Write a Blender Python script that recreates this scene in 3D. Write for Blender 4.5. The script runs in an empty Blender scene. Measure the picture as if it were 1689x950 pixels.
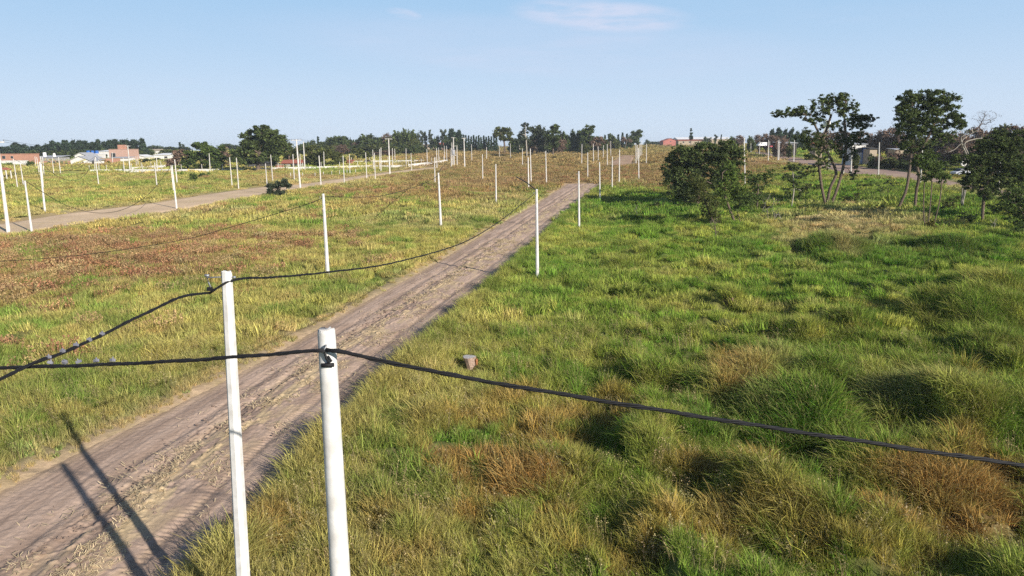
import bpy, math, random
import numpy as np
from mathutils import Vector
R = math.radians
S = bpy.context.scene
C = S.collection
# ------------------------------------------------------------------ camera, light, exposure
F, PIT, ROLL, CH = 1141.0, R(11.5), R(0.5), 11.0
cam = bpy.data.cameras.new('camera'); camo = bpy.data.objects.new('camera', cam); C.objects.link(camo)
cam.sensor_width = 36; cam.lens = 36*F/1689; cam.clip_start = .1; cam.clip_end = 9000
camo.location = (0, 0, CH); camo.rotation_mode = 'XYZ'
from mathutils import Matrix
camo.matrix_world = Matrix.Translation((0, 0, CH)) @ Matrix.Rotation(R(90)-PIT, 4, 'X') @ Matrix.Rotation(-ROLL, 4, 'Z')
S.camera = camo
SUN_EL, SUN_AZ = R(23.5), R(180-43.5)      # sun stands behind the camera, to the right (clockwise from +Y)
w = bpy.data.worlds.new('World'); S.world = w; w.use_nodes = True
nt = w.node_tree; nt.nodes.clear()
sky = nt.nodes.new('ShaderNodeTexSky'); sky.sky_type = 'NISHITA'; sky.sun_disc = False
sky.sun_elevation = SUN_EL; sky.sun_rotation = SUN_AZ; sky.air_density = 1.0; sky.dust_density = 0.3; sky.ozone_density = 2.5
bg = nt.nodes.new('ShaderNodeBackground'); bg.inputs[1].default_value = 0.07
out = nt.nodes.new('ShaderNodeOutputWorld')
tc = nt.nodes.new('ShaderNodeTexCoord')
sep = nt.nodes.new('ShaderNodeSeparateXYZ'); nt.links.new(tc.outputs['Generated'], sep.inputs[0])
def wm(op, a, b=None):
    n = nt.nodes.new('ShaderNodeMath'); n.operation = op
    for i, v in enumerate((a, b)):
        if v is None: continue
        if isinstance(v, (int, float)): n.inputs[i].default_value = v
        else: nt.links.new(v, n.inputs[i])
    return n.outputs[0]
zc = wm('MAXIMUM', sep.outputs[2], 0.03)
cu, cv = wm('DIVIDE', sep.outputs[0], zc), wm('DIVIDE', sep.outputs[1], zc)
comb = nt.nodes.new('ShaderNodeCombineXYZ'); nt.links.new(wm('MULTIPLY', cu, 1.0), comb.inputs[0]); nt.links.new(wm('MULTIPLY', cv, 0.9), comb.inputs[1])
n1 = nt.nodes.new('ShaderNodeTexNoise'); n1.inputs['Scale'].default_value = .9; n1.inputs['Detail'].default_value = 9; n1.inputs['Roughness'].default_value = .62
nt.links.new(comb.outputs[0], n1.inputs['Vector'])
n2 = nt.nodes.new('ShaderNodeTexNoise'); n2.inputs['Scale'].default_value = .22; n2.inputs['Detail'].default_value = 3
nt.links.new(comb.outputs[0], n2.inputs['Vector'])
def wramp(v, lo, hi):
    n = nt.nodes.new('ShaderNodeMapRange'); n.interpolation_type = 'SMOOTHSTEP'
    nt.links.new(v, n.inputs[0]); n.inputs[1].default_value = lo; n.inputs[2].default_value = hi; return n.outputs[0]
cl = wm('MULTIPLY', wramp(n1.outputs[0], .42, .72), wramp(n2.outputs[0], .46, .62))
# the one visible band of thin cloud, above and right of the middle
def blob(az, el, ra, re_):
    a = wm('ARCTAN2', sep.outputs[0], sep.outputs[1]); e = wm('ARCSINE', sep.outputs[2])
    da = wm('DIVIDE', wm('SUBTRACT', a, R(az)), R(ra)); de = wm('DIVIDE', wm('SUBTRACT', e, R(el)), R(re_))
    da = wm('ADD', da, wm('MULTIPLY', de, .55))
    d = wm('ADD', wm('MULTIPLY', da, da), wm('MULTIPLY', de, de))
    return wramp(d, 1.0, 0.1)
band = wm('MULTIPLY', blob(7.0, 9.9, 7.0, 1.5), wramp(n1.outputs[0], .33, .60))
puff = wm('MULTIPLY', blob(-8.2, 10.1, 1.4, .5), wramp(n1.outputs[0], .30, .6))
veil = wm('MULTIPLY', blob(2, 7.6, 22, 3.2), wm('MULTIPLY', n1.outputs[0], .45))
tot = wm('MINIMUM', wm('ADD', wm('ADD', wm('MULTIPLY', band, .95), wm('MULTIPLY', puff, .9)), wm('ADD', veil, wm('MULTIPLY', cl, .12))), .8)
# bright thin low haze belt of the sky itself
mixh = nt.nodes.new('ShaderNodeMix'); mixh.data_type = 'RGBA'; nt.links.new(tot, mixh.inputs[0])
hz = nt.nodes.new('ShaderNodeMix'); hz.data_type = 'RGBA'      # pale summer haze low in the sky
nt.links.new(wm('MULTIPLY', wramp(sep.outputs[2], .42, .2), .95), hz.inputs[0]); nt.links.new(sky.outputs[0], hz.inputs[6])
hc = nt.nodes.new('ShaderNodeMix'); hc.data_type = 'RGBA'; nt.links.new(wramp(sep.outputs[2], -.03, .24), hc.inputs[0])
hc.inputs[6].default_value = (6.9, 8.1, 9.7, 1); hc.inputs[7].default_value = (3.8, 6.15, 8.9, 1); nt.links.new(hc.outputs[2], hz.inputs[7])
nt.links.new(hz.outputs[2], mixh.inputs[6]); mixh.inputs[7].default_value = (6.8, 7.4, 9.2, 1)
nt.links.new(mixh.outputs[2], bg.inputs[0]); nt.links.new(bg.outputs[0], out.inputs[0])
sl = bpy.data.lights.new('sun', 'SUN'); sl.energy = 5.0; sl.angle = R(.53); sl.color = (1, .93, .82)
so = bpy.data.objects.new('sun', sl); C.objects.link(so)
sd = Vector((math.sin(SUN_AZ)*math.cos(SUN_EL), math.cos(SUN_AZ)*math.cos(SUN_EL), math.sin(SUN_EL)))
so.rotation_euler = sd.to_track_quat('Z', 'Y').to_euler(); so.location = (60, -60, 60)
S.view_settings.view_transform = 'Standard'; S.view_settings.look = 'None'; S.view_settings.exposure = 0.5; S.view_settings.gamma = 1
S.render.engine = 'CYCLES'
S.cycles.max_bounces = 5; S.cycles.diffuse_bounces = 2; S.cycles.glossy_bounces = 2; S.cycles.transmission_bounces = 3
S.cycles.transparent_max_bounces = 6; S.cycles.use_denoising = False; S.cycles.caustics_reflective = False; S.cycles.caustics_refractive = False

# ------------------------------------------------------------------ numpy helpers
rng = np.random.default_rng(7); random.seed(7)
def _h(ix, iy, s):
    n = (ix.astype(np.int64)*374761393 + iy.astype(np.int64)*668265263 + s*974634777) & 0x7fffffff
    n = ((n ^ (n >> 13))*1274126177) & 0x7fffffff
    return ((n ^ (n >> 16)) & 0xffff)/65535.0
def vn(x, y, s=0):
    x = np.asarray(x, float); y = np.asarray(y, float)
    ix, iy = np.floor(x), np.floor(y); fx, fy = x-ix, y-iy
    fx = fx*fx*(3-2*fx); fy = fy*fy*(3-2*fy); ix = ix.astype(int); iy = iy.astype(int)
    return (_h(ix, iy, s)*(1-fx)+_h(ix+1, iy, s)*fx)*(1-fy)+(_h(ix, iy+1, s)*(1-fx)+_h(ix+1, iy+1, s)*fx)*fy
def fbm(x, y, s=0, o=4):
    t = 0; a = .5
    for i in range(o): t = t+a*vn(x*2**i, y*2**i, s+i*17); a *= .5
    return t/(1-.5**o)
def sst(a, b, x):
    t = np.clip((np.asarray(x, float)-a)/(b-a), 0, 1); return t*t*(3-2*t)
cr, sr = math.cos(ROLL), math.sin(ROLL); cp, sp_ = math.cos(PIT), math.sin(PIT)
def ray(px, py):
    u = (px-844.5)/F; v = -(py-475)/F; u, v = u*cr+v*sr, -u*sr+v*cr
    return np.array([u, cp+v*sp_, v*cp-sp_])
def proj(x, y, z):
    z = z-CH; f = np.maximum(y*cp-z*sp_, .2); v = (z*cp+y*sp_)/f; u = x/f
    u, v = u*cr-v*sr, u*sr+v*cr
    return 844.5+F*u, 475-F*v
RT = [0, 70, 100, 130, 160, 200, 250, 300, 350, 420, 600, 750, 1000, 1500, 6000]
ZT = [0, 0, .3, .75, 1.6, 2.4, 3.9, 4.9, 5.7, 6.7, 9.2, 10.9, 10.9, 6, -30]
KT = [0, 0, 0, .3, .8, 1.3, 1.8, 2.0, 2.2, 2.4, 2.8, 3.0, 3.0, 2, 0]
def terr(x, y):
    r = np.hypot(x, y); lat = np.clip(np.asarray(x)/np.maximum(np.abs(y), 1), -.75, .75)
    return np.interp(r, RT, ZT)+np.interp(r, RT, KT)*lat
def hit(px, py):
    d = ray(px, py); t = 2.0; o = np.array([0, 0, CH])
    while t < 1600:
        p = o+d*t
        if p[2] < terr(p[0], p[1]): break
        t *= 1.01
    a, b = t/1.01, t
    for _ in range(30):
        m = (a+b)/2; p = o+d*m
        if p[2] < terr(p[0], p[1]): b = m
        else: a = m
    return o+d*b
def at(px, py, D):
    d = ray(px, py); return np.array([0, 0, CH])+d*(D/d[1])
def vplane(px, py, p0, p1):
    d = ray(px, py); n = np.array([p1[1]-p0[1], -(p1[0]-p0[0])])
    t = (n[0]*p0[0]+n[1]*p0[1])/(n[0]*d[0]+n[1]*d[1]); return np.array([0, 0, CH])+d*t

# ------------------------------------------------------------------ materials
def mat(name, col, rough=.8, var=.15, scale=8, bump=0, spec=.3, col2=None, metal=0):
    m = bpy.data.materials.new(name); m.use_nodes = True; n = m.node_tree; b = n.nodes['Principled BSDF']
    b.inputs['Roughness'].default_value = rough; b.inputs['Specular IOR Level'].default_value = spec; b.inputs['Metallic'].default_value = metal
    t = n.nodes.new('ShaderNodeTexCoord'); no = n.nodes.new('ShaderNodeTexNoise'); no.inputs['Scale'].default_value = scale; no.inputs['Detail'].default_value = 6
    n.links.new(t.outputs['Object'], no.inputs['Vector'])
    mr = n.nodes.new('ShaderNodeMapRange'); mr.inputs[1].default_value = .35; mr.inputs[2].default_value = .65; n.links.new(no.outputs[0], mr.inputs[0])
    mx = n.nodes.new('ShaderNodeMix'); mx.data_type = 'RGBA'; n.links.new(mr.outputs[0], mx.inputs[0])
    c2 = col2 or [c*(1-var) for c in col]
    mx.inputs[6].default_value = (*col, 1); mx.inputs[7].default_value = (*c2, 1); n.links.new(mx.outputs[2], b.inputs['Base Color'])
    if bump:
        bp = n.nodes.new('ShaderNodeBump'); bp.inputs['Strength'].default_value = bump; bp.inputs['Distance'].default_value = .02
        n.links.new(no.outputs[0], bp.inputs['Height']); n.links.new(bp.outputs[0], b.inputs['Normal'])
    return m
def leafmat(name, col, instanced=False, trans=.35, tipcol=None, varamt=.7):
    """thin leaves/blades: attribute 'lv' r = random per leaf, g = position along the blade"""
    m = bpy.data.materials.new(name); m.use_nodes = True; n = m.node_tree; n.nodes.clear(); L = n.links.new
    o = n.nodes.new('ShaderNodeOutputMaterial')
    a = n.nodes.new('ShaderNodeAttribute'); a.attribute_name = 'lv'; sx = n.nodes.new('ShaderNodeSeparateColor'); L(a.outputs['Color'], sx.inputs[0])
    if instanced:
        c = n.nodes.new('ShaderNodeAttribute'); c.attribute_type = 'INSTANCER'; c.attribute_name = 'tint'; base = c.outputs['Color']
    else:
        c = n.nodes.new('ShaderNodeRGB'); c.outputs[0].default_value = (*col, 1); base = c.outputs[0]
    mr = n.nodes.new('ShaderNodeMapRange'); mr.inputs[3].default_value = 1-varamt; mr.inputs[4].default_value = 1+varamt; L(sx.outputs[0], mr.inputs[0])
    vm = n.nodes.new('ShaderNodeVectorMath'); vm.operation = 'SCALE'; L(base, vm.inputs[0]); L(mr.outputs[0], vm.inputs[3]); colo = vm.outputs[0]
    if tipcol:
        # dry tips and some wholly dry blades
        m1 = n.nodes.new('ShaderNodeMath'); m1.operation = 'MULTIPLY_ADD'; L(sx.outputs[1], m1.inputs[0]); m1.inputs[1].default_value = .55; L(sx.outputs[2], m1.inputs[2])
        m2 = n.nodes.new('ShaderNodeMapRange'); m2.inputs[1].default_value = .95; m2.inputs[2].default_value = 1.5; m2.inputs[4].default_value = .75; L(m1.outputs[0], m2.inputs[0])
        mx = n.nodes.new('ShaderNodeMix'); mx.data_type = 'RGBA'; L(m2.outputs[0], mx.inputs[0]); L(colo, mx.inputs[6]); mx.inputs[7].default_value = (*tipcol, 1); colo = mx.outputs[2]
    d = n.nodes.new('ShaderNodeBsdfDiffuse'); L(colo, d.inputs[0]); t = n.nodes.new('ShaderNodeBsdfTranslucent'); L(colo, t.inputs[0])
    ms = n.nodes.new('ShaderNodeMixShader'); ms.inputs[0].default_value = trans; L(d.outputs[0], ms.inputs[1]); L(t.outputs[0], ms.inputs[2])
    L(ms.outputs[0], o.inputs[0]); return m
def vcolmat(name, attr='Col', scale=3, bump=.5, dist=.05, rough=.95, var=.25):
    m = bpy.data.materials.new(name); m.use_nodes = True; n = m.node_tree; b = n.nodes['Principled BSDF']; L = n.links.new
    b.inputs['Roughness'].default_value = rough; b.inputs['Specular IOR Level'].default_value = .1
    a = n.nodes.new('ShaderNodeAttribute'); a.attribute_name = attr
    t = n.nodes.new('ShaderNodeTexCoord'); no = n.nodes.new('ShaderNodeTexNoise'); no.inputs['Scale'].default_value = scale; no.inputs['Detail'].default_value = 10; no.inputs['Roughness'].default_value = .7
    L(t.outputs['Object'], no.inputs['Vector'])
    mr = n.nodes.new('ShaderNodeMapRange'); mr.inputs[1].default_value = .3; mr.inputs[2].default_value = .7; mr.inputs[3].default_value = 1-var; mr.inputs[4].default_value = 1+var; L(no.outputs[0], mr.inputs[0])
    vm = n.nodes.new('ShaderNodeVectorMath'); vm.operation = 'SCALE'; L(a.outputs['Color'], vm.inputs[0]); L(mr.outputs[0], vm.inputs[3]); L(vm.outputs[0], b.inputs['Base Color'])
    bp = n.nodes.new('ShaderNodeBump'); bp.inputs['Strength'].default_value = bump; bp.inputs['Distance'].default_value = dist; L(no.outputs[0], bp.inputs['Height']); L(bp.outputs[0], b.inputs['Normal'])
    return m
def addrand(m, amt):
    n = m.node_tree; b = n.nodes['Principled BSDF']; src = b.inputs['Base Color'].links[0].from_socket; oi = n.nodes.new('ShaderNodeObjectInfo'); mr = n.nodes.new('ShaderNodeMapRange'); mr.inputs[3].default_value = 1-amt; n.links.new(oi.outputs['Random'], mr.inputs[0]); vm = n.nodes.new('ShaderNodeVectorMath'); vm.operation = 'SCALE'; n.links.new(src, vm.inputs[0]); n.links.new(mr.outputs[0], vm.inputs[3]); n.links.new(vm.outputs[0], b.inputs['Base Color']); return m
M = dict(
    pole=mat('white_painted_concrete', (.66, .65, .64), .75, scale=5, bump=.5, col2=(.53, .51, .49)),
    polefar=mat('white_concrete', (.74, .71, .68), .8, scale=2, col2=(.58, .54, .50)),
    grey=mat('grey_galvanised', (.32, .33, .35), .5, metal=.5), cable=mat('black_cable_sheath', (.015, .015, .018), .65, spec=.25),
    clip=mat('grey_clip', (.20, .20, .24), .6), bark=mat('bark', (.16, .12, .09), .95, scale=6, bump=.6, col2=(.09, .065, .05)),
    palebark=mat('pale_bark', (.42, .38, .33), .9, scale=6, bump=.4, col2=(.25, .22, .19)),
    stump=mat('weathered_wood', (.40, .30, .24), .9, scale=14, bump=.8, col2=(.22, .14, .10)), stumptop=mat('sawn_grey_wood', (.62, .59, .57), .9, scale=20, bump=.6, col2=(.25, .23, .22)),
    rot=mat('reddish_rot', (.40, .16, .07), .9, scale=12), brick=mat('orange_brick', (.48, .25, .17), .9, scale=1.5, col2=(.38, .20, .14)),
    pinkbrick=mat('pink_brick', (.48, .31, .25), .9, scale=1.5), white=mat('white_render', (.72, .70, .68), .85, scale=1, col2=(.55, .53, .50)),
    greywall=mat('grey_render', (.38, .37, .36), .9, scale=1, col2=(.26, .25, .24)), dark=mat('dark_boards', (.06, .055, .05), .9, scale=2),
    zinc=mat('zinc_sheet', (.50, .50, .52), .55, scale=1, metal=.1, col2=(.36, .36, .38)), tile=mat('red_tile', (.36, .12, .08), .9, scale=2),
    redsheet=mat('red_painted_sheet', (.46, .17, .14), .8, scale=.5), whitesheet=mat('white_sheet_roof', (.8, .8, .82), .7, scale=.5),
    glass=mat('dark_window', (.03, .035, .04), .25, spec=.6), blue=mat('blue_plastic', (.03, .13, .42), .5), tan=mat('tan_render', (.42, .34, .25), .9),
    redpaint=mat('red_car_paint', (.45, .03, .03), .35, spec=.6), whitepaint=mat('white_car_paint', (.75, .75, .76), .35, spec=.6), silver=mat('silver_car_paint', (.42, .44, .5), .35, spec=.6),
    tyre=mat('tyre_rubber', (.03, .03, .03), .9), hide=mat('dark_hide', (.035, .028, .025), .8), hide2=mat('brown_hide', (.22, .08, .04), .8),
    leaf_dark=leafmat('leaf_dark', (.10, .13, .045)), leaf_mid=leafmat('leaf_mid', (.11, .155, .045)), leaf_olive=leafmat('leaf_olive', (.12, .135, .045)),
    leaf_pine=leafmat('needle', (.045, .070, .038), trans=.15), leaf_euc=leafmat('leaf_greyish', (.085, .105, .065)), leaf_light=leafmat('leaf_light', (.15, .21, .05)),
    leaf_brown=leafmat('bare_twig_brown', (.20, .135, .10), trans=.1), leaf_bare=leafmat('twig_grey', (.20, .16, .14), trans=.1), leaf_yellow=leafmat('leaf_yellowish', (.16, .15, .03)),
    grass=leafmat('grass_blade', None, True, .22, (.42, .36, .15), .62), weed=leafmat('weed_leaf', None, True, .25, None, .55),
    straw=leafmat('straw_piece', (.66, .52, .32), trans=.1, varamt=.3), clod=mat('earth_clod', (.30, .22, .17), .95, scale=20, bump=.6, col2=(.16, .11, .09)),
)
addrand(M['polefar'], .25)
# ------------------------------------------------------------------ mesh helpers
def mesh(name, V, Fc, m=None, parent=None, loc=None, smooth=False, lv=None, link=True, col=None):
    me = bpy.data.meshes.new(name); V = np.asarray(V, float); me.from_pydata(V.tolist() if len(V) < 5000 else [], [], []) if False else None
    if isinstance(Fc, np.ndarray):
        k = Fc.shape[1]; me.vertices.add(len(V)); me.vertices.foreach_set('co', V.astype(np.float32).ravel())
        me.loops.add(Fc.size); me.loops.foreach_set('vertex_index', Fc.astype(np.int32).ravel())
        me.polygons.add(len(Fc)); me.polygons.foreach_set('loop_start', np.arange(0, Fc.size, k, dtype=np.int32)); me.update(calc_edges=True); me.validate()
    else:
        me.from_pydata([tuple(v) for v in V], [], [tuple(f) for f in Fc]); me.update()
    if lv is not None:
        a = me.attributes.new('lv', 'FLOAT_COLOR', 'POINT'); a.data.foreach_set('color', np.c_[lv, np.ones(len(lv))].astype(np.float32).ravel())
    if col is not None:
        a = me.attributes.new('Col', 'FLOAT_COLOR', 'POINT'); a.data.foreach_set('color', np.c_[col, np.ones(len(col))].astype(np.float32).ravel())
    if smooth: me.polygons.foreach_set('use_smooth', np.ones(len(me.polygons), bool))
    if m: me.materials.append(m)
    o = bpy.data.objects.new(name, me)
    if link: C.objects.link(o)
    if parent is not None: o.parent = parent
    if loc is not None: o.location = loc
    return o
def tag(o, label=None, cat=None, group=None, kind=None):
    if label: o['label'] = label
    if cat: o['category'] = cat
    if group: o['group'] = group
    if kind: o['kind'] = kind
    return o
def empty(name, loc, rz=0):
    o = bpy.data.objects.new(name, None); C.objects.link(o); o.location = loc; o.rotation_euler = (0, 0, rz); o.empty_display_size = .3; return o
class MB:
    def __init__(s): s.v = []; s.f = []
    def add(s, V, Fc): b = len(s.v); s.v += [tuple(map(float, q)) for q in V]; s.f += [tuple(i+b for i in q) for q in Fc]; return s
    def box(s, x0, x1, y0, y1, z0, z1):
        return s.add([(x, y, z) for z in (z0, z1) for y in (y0, y1) for x in (x0, x1)], [(0, 2, 3, 1), (4, 5, 7, 6), (0, 1, 5, 4), (2, 6, 7, 3), (0, 4, 6, 2), (1, 3, 7, 5)])
    def tube(s, P, rad, n=8, cap=True, phase=0):
        P = [np.asarray(p, float) for p in P]; b = len(s.v)
        rad = [rad]*len(P) if np.isscalar(rad) else rad
        t0 = P[1]-P[0]; up = np.array([0, 0, 1.]) if abs(t0[2]) < .9*np.linalg.norm(t0) else np.array([1., 0, 0])
        for i, p in enumerate(P):
            t = P[min(i+1, len(P)-1)]-P[max(i-1, 0)]; t = t/(np.linalg.norm(t)+1e-9)
            a = np.cross(up, t); a /= np.linalg.norm(a)+1e-9; c = np.cross(t, a)
            for k in range(n):
                q = 2*math.pi*(k/n)+phase; s.v.append(tuple(p+rad[i]*(math.cos(q)*a+math.sin(q)*c)))
        for i in range(len(P)-1):
            for k in range(n): k2 = (k+1) % n; s.f.append((b+i*n+k, b+i*n+k2, b+(i+1)*n+k2, b+(i+1)*n+k))
        if cap: s.f.append(tuple(b+k for k in reversed(range(n)))); s.f.append(tuple(b+(len(P)-1)*n+k for k in range(n)))
        return s
    def build(s, name, m, parent=None, loc=None, smooth=False): return mesh(name, s.v, s.f, m, parent, loc, smooth)

# ------------------------------------------------------------------ roads (edges found on the ground)
def resample(P, n):
    P = np.array(P, float); d = np.r_[0, np.cumsum(np.hypot(*np.diff(P[:, :2], axis=0).T))]
    # smooth by Catmull-like: linear interp then box blur
    s = np.linspace(0, d[-1], n); Q = np.c_[np.interp(s, d, P[:, 0]), np.interp(s, d, P[:, 1])]
    k = max(1, n//(len(P)*3)); pad = np.r_[np.repeat(Q[:1], k, 0)+(Q[:1]-Q[k:k+1])*np.linspace(1, 1/k, k)[:, None], Q, np.repeat(Q[-1:], k, 0)+(Q[-1:]-Q[-k-1:-k])*np.linspace(1/k, 1, k)[:, None]]
    ker = np.ones(2*k+1)/(2*k+1); return np.c_[np.convolve(pad[:, 0], ker, 'valid'), np.convolve(pad[:, 1], ker, 'valid')]
RL = [(-900, 1500), (-300, 960), (0, 799), (254, 685), (400, 612), (572, 512), (704, 441), (820, 371), (937, 302)]
RR = [(-40, 1360), (230, 1110), (352, 952), (468, 806), (552, 715), (634, 630), (728, 548), (810, 474), (872, 417), (944, 348), (1000, 302)]
def edge(pts): return [hit(*p)[:2] for p in pts]
ROADS = []
def road_edges(L_, R_, n):
    a, b = resample(edge(L_), n), resample(edge(R_), n); return a, b
def straight_far(a, b): return a, b
EA = edge(RL); EB = edge(RR)
ra_, rb_ = resample(EA, 260), resample(EB, 260)
# match stations by distance along the road direction
rd = np.array([.19, 1.0]); rd /= np.linalg.norm(rd)
def stations(A, B, u, sv):
    ta = A@u; tb = B@u
    return np.c_[np.interp(sv, ta, A[:, 0]), np.interp(sv, ta, A[:, 1])], np.c_[np.interp(sv, tb, B[:, 0]), np.interp(sv, tb, B[:, 1])]
main_s0 = max((ra_@rd).min(), (rb_@rd).min()); main_s1 = min((ra_@rd).max(), (rb_@rd).max())
SV = main_s0+(main_s1-main_s0)*np.linspace(0, 1, 900)**1.9
MA, MBd = stations(ra_, rb_, rd, SV)
def dist_poly(x, y, A, B):
    """signed-ish inside measure for strip A|B given along rd: returns u (0..1 across) and width"""
    s = x*rd[0]+y*rd[1]; ta = A@rd; tb = B@rd
    nrm = np.array([rd[1], -rd[0]]); la = np.interp(s, ta, A@nrm); lb = np.interp(s, tb, B@nrm); l = x*nrm[0]+y*nrm[1]
    ok = (s > max(ta[0], tb[0])-.0) & (s < min(ta[-1], tb[-1])+0)
    return l-la, lb-l, ok       # metres inside from the left edge / right edge
W2T = [(-220, 396), (0, 370), (100, 353), (180, 344), (260, 334), (351, 319), (434, 308), (498, 304), (580, 292), (636, 284.5), (720, 275)]
W2B = [(-220, 418), (0, 388), (54, 380), (120, 370), (180, 361), (286, 347), (351, 334), (434, 321), (481, 312), (555, 302), (600, 294), (636, 287.5), (724, 277.5)]
W3T = [(1234, 250), (1252, 250.5), (1317, 261), (1417, 275), (1494, 283), (1587, 303), (1760, 335)]
W3B = [(1240, 254), (1268, 256), (1317, 269), (1417, 288), (1496, 295), (1587, 309), (1760, 345)]
W4T = [(1002, 272), (1018, 262), (1026, 256.5)]
W4B = [(1040, 272.5), (1043, 264), (1046, 256.5)]
def strip_from(T, B, n=60):
    a, b = resample(edge(T), n), resample(edge(B), n); return a, b
STR = [strip_from(W2T, W2B, 90), strip_from(W3T, W3B, 60), strip_from(W4T, W4B, 20)]
def in_strip(x, y, st):
    a, b = st; c = (a+b)/2; best = np.full(x.shape, 1e9); wid = np.zeros(x.shape)
    for i in range(len(c)-1):
        p, q = c[i], c[i+1]; d = q-p; L2 = (d@d)+1e-9
        t = np.clip(((x-p[0])*d[0]+(y-p[1])*d[1])/L2, 0, 1); dd = np.hypot(x-p[0]-t*d[0], y-p[1]-t*d[1]); u = dd < best
        n_ = np.array([d[1], -d[0]])/math.sqrt(L2); hw = abs((b[i]-a[i])@n_)/2
        best = np.where(u, dd, best); wid = np.where(u, hw, wid)
    return best-wid          # negative inside

# ------------------------------------------------------------------ colour and relief of the field
G_DEEP, G_MID, G_YEL = np.array([.072, .190, .020]), np.array([.175, .300, .038]), np.array([.43, .44, .090])
G_STRAW, G_GOLD, G_RUS, SOIL = np.array([.56, .43, .22]), np.array([.48, .265, .085]), np.array([.37, .185, .105]), np.array([.36, .25, .18])
def ell(px, py, L_):
    m = 0
    for (cx, cy, rx, ry, s) in L_: m = np.maximum(m, s*sst(1.25, .45, np.hypot((px-cx)/rx, (py-cy)/ry)))
    return m
P_RUS = [(420, 345, 330, 10, .25), (330, 560, 260, 12, .2), (560, 430, 160, 8, .2), (110, 430, 330, 62, 1), (20, 400, 200, 40, .8), (440, 396, 170, 13, 1), (60, 480, 150, 40, .8), (690, 318, 190, 17, .95), (640, 332, 130, 12, .7), (880, 305, 120, 14, .6), (1135, 305, 90, 9, 1), (960, 284, 170, 9, .8), (40, 610, 120, 26, .3),
         (860, 262, 260, 12, .65), (1090, 285, 60, 14, .8), (1250, 275, 60, 12, .6), (100, 273, 300, 5, .4)]
P_GOLD = [(800, 780, 140, 95, .9), (880, 700, 150, 40, .6), (1560, 830, 150, 60, .95), (1190, 640, 60, 48, .7), (1220, 790, 140, 40, .7), (1620, 680, 70, 40, .7), (1080, 900, 300, 45, .5), (1420, 920, 200, 40, .5), (420, 880, 60, 50, .6), (1000, 700, 90, 40, .5), (620, 900, 60, 60, .5)]
P_STRAW = [(1400, 375, 150, 34, .9), (1330, 405, 110, 18, .6), (900, 300, 240, 9, .5), (720, 365, 120, 16, .4), (1250, 640, 130, 70, .35), (250, 352, 300, 8, .6), (540, 298, 160, 8, .6), (1500, 690, 120, 40, .4), (1280, 265, 90, 6, .8), (690, 276, 90, 6, .5), (800, 350, 60, 22, .6), (840, 325, 50, 14, .5)]
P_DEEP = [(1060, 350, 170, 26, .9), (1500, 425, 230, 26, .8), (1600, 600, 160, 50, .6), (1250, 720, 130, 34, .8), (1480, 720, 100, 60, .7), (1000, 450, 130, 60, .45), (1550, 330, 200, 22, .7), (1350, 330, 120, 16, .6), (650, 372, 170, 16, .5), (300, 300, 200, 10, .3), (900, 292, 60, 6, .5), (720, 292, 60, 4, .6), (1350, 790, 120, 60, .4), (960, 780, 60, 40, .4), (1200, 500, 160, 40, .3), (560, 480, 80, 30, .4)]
def field(x, y):
    z = terr(x, y); px, py = proj(x, y, z)
    r = np.hypot(x, y); sc = 1+r/60
    wx = (fbm(x/2.2/np.sqrt(sc), y/2.2/np.sqrt(sc), 3)-.5); wy = (fbm(x/2.2/np.sqrt(sc), y/2.2/np.sqrt(sc), 9)-.5)
    k = np.clip((py-235)/500, .02, 1); qx, qy = px+wx*150*(k+.25), py+wy*160*k
    n = fbm(x/3.5, y/3.5, 21); n2 = fbm(x/.9, y/.9, 33, 3); n3 = fbm(x/14, y/14, 41, 3)
    left = sst(1000, 560, px)
    t = sst(.40, .62, .40*n+.38*n2+.22*n3+.07*left-.01)
    c = G_MID[None]*(1-t[:, None])+G_YEL[None]*t[:, None]; c = c*(1+left[:, None]*np.array([.10, -.06, .40]))
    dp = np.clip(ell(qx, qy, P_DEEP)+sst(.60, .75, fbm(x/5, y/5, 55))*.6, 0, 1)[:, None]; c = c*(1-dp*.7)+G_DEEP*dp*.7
    far = sst(325, 285, py)*sst(600, 740, px)*sst(1340, 1150, px)*(.75+.45*n3); far = np.clip(far+sst(.5, .65, n3)*sst(345, 290, py)*.5, 0, 1)
    stv = np.clip(ell(qx, qy, P_STRAW)*(.4+.9*n2)+sst(.62, .78, n2*.6+n*.4)*.35, 0, 1)[:, None]; c = c*(1-stv)+G_STRAW*stv
    gd = np.clip(1.15*ell(qx, qy, P_GOLD)*sst(.36, .56, n2*.55+n*.45+.03), 0, 1)[:, None]; c = c*(1-gd*.9)+G_GOLD*gd*.9
    nst = fbm(x/4.5+y/20, y/.9, 63, 3); ru = np.clip(ell(qx, qy, P_RUS)*sst(.34, .56, n2*.35+n*.2+nst*.45)+far*.9, 0, 1)
    rc = G_RUS*.75+np.array([.26, .17, .085])*.25; rc = rc[None]*(1-far[:, None]*.6)+np.array([.30, .20, .105])*far[:, None]*.6
    c = c*(1-ru[:, None]*.8)+rc*ru[:, None]*.8
    return c, ru, gd[:, 0], stv[:, 0], px, py
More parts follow.
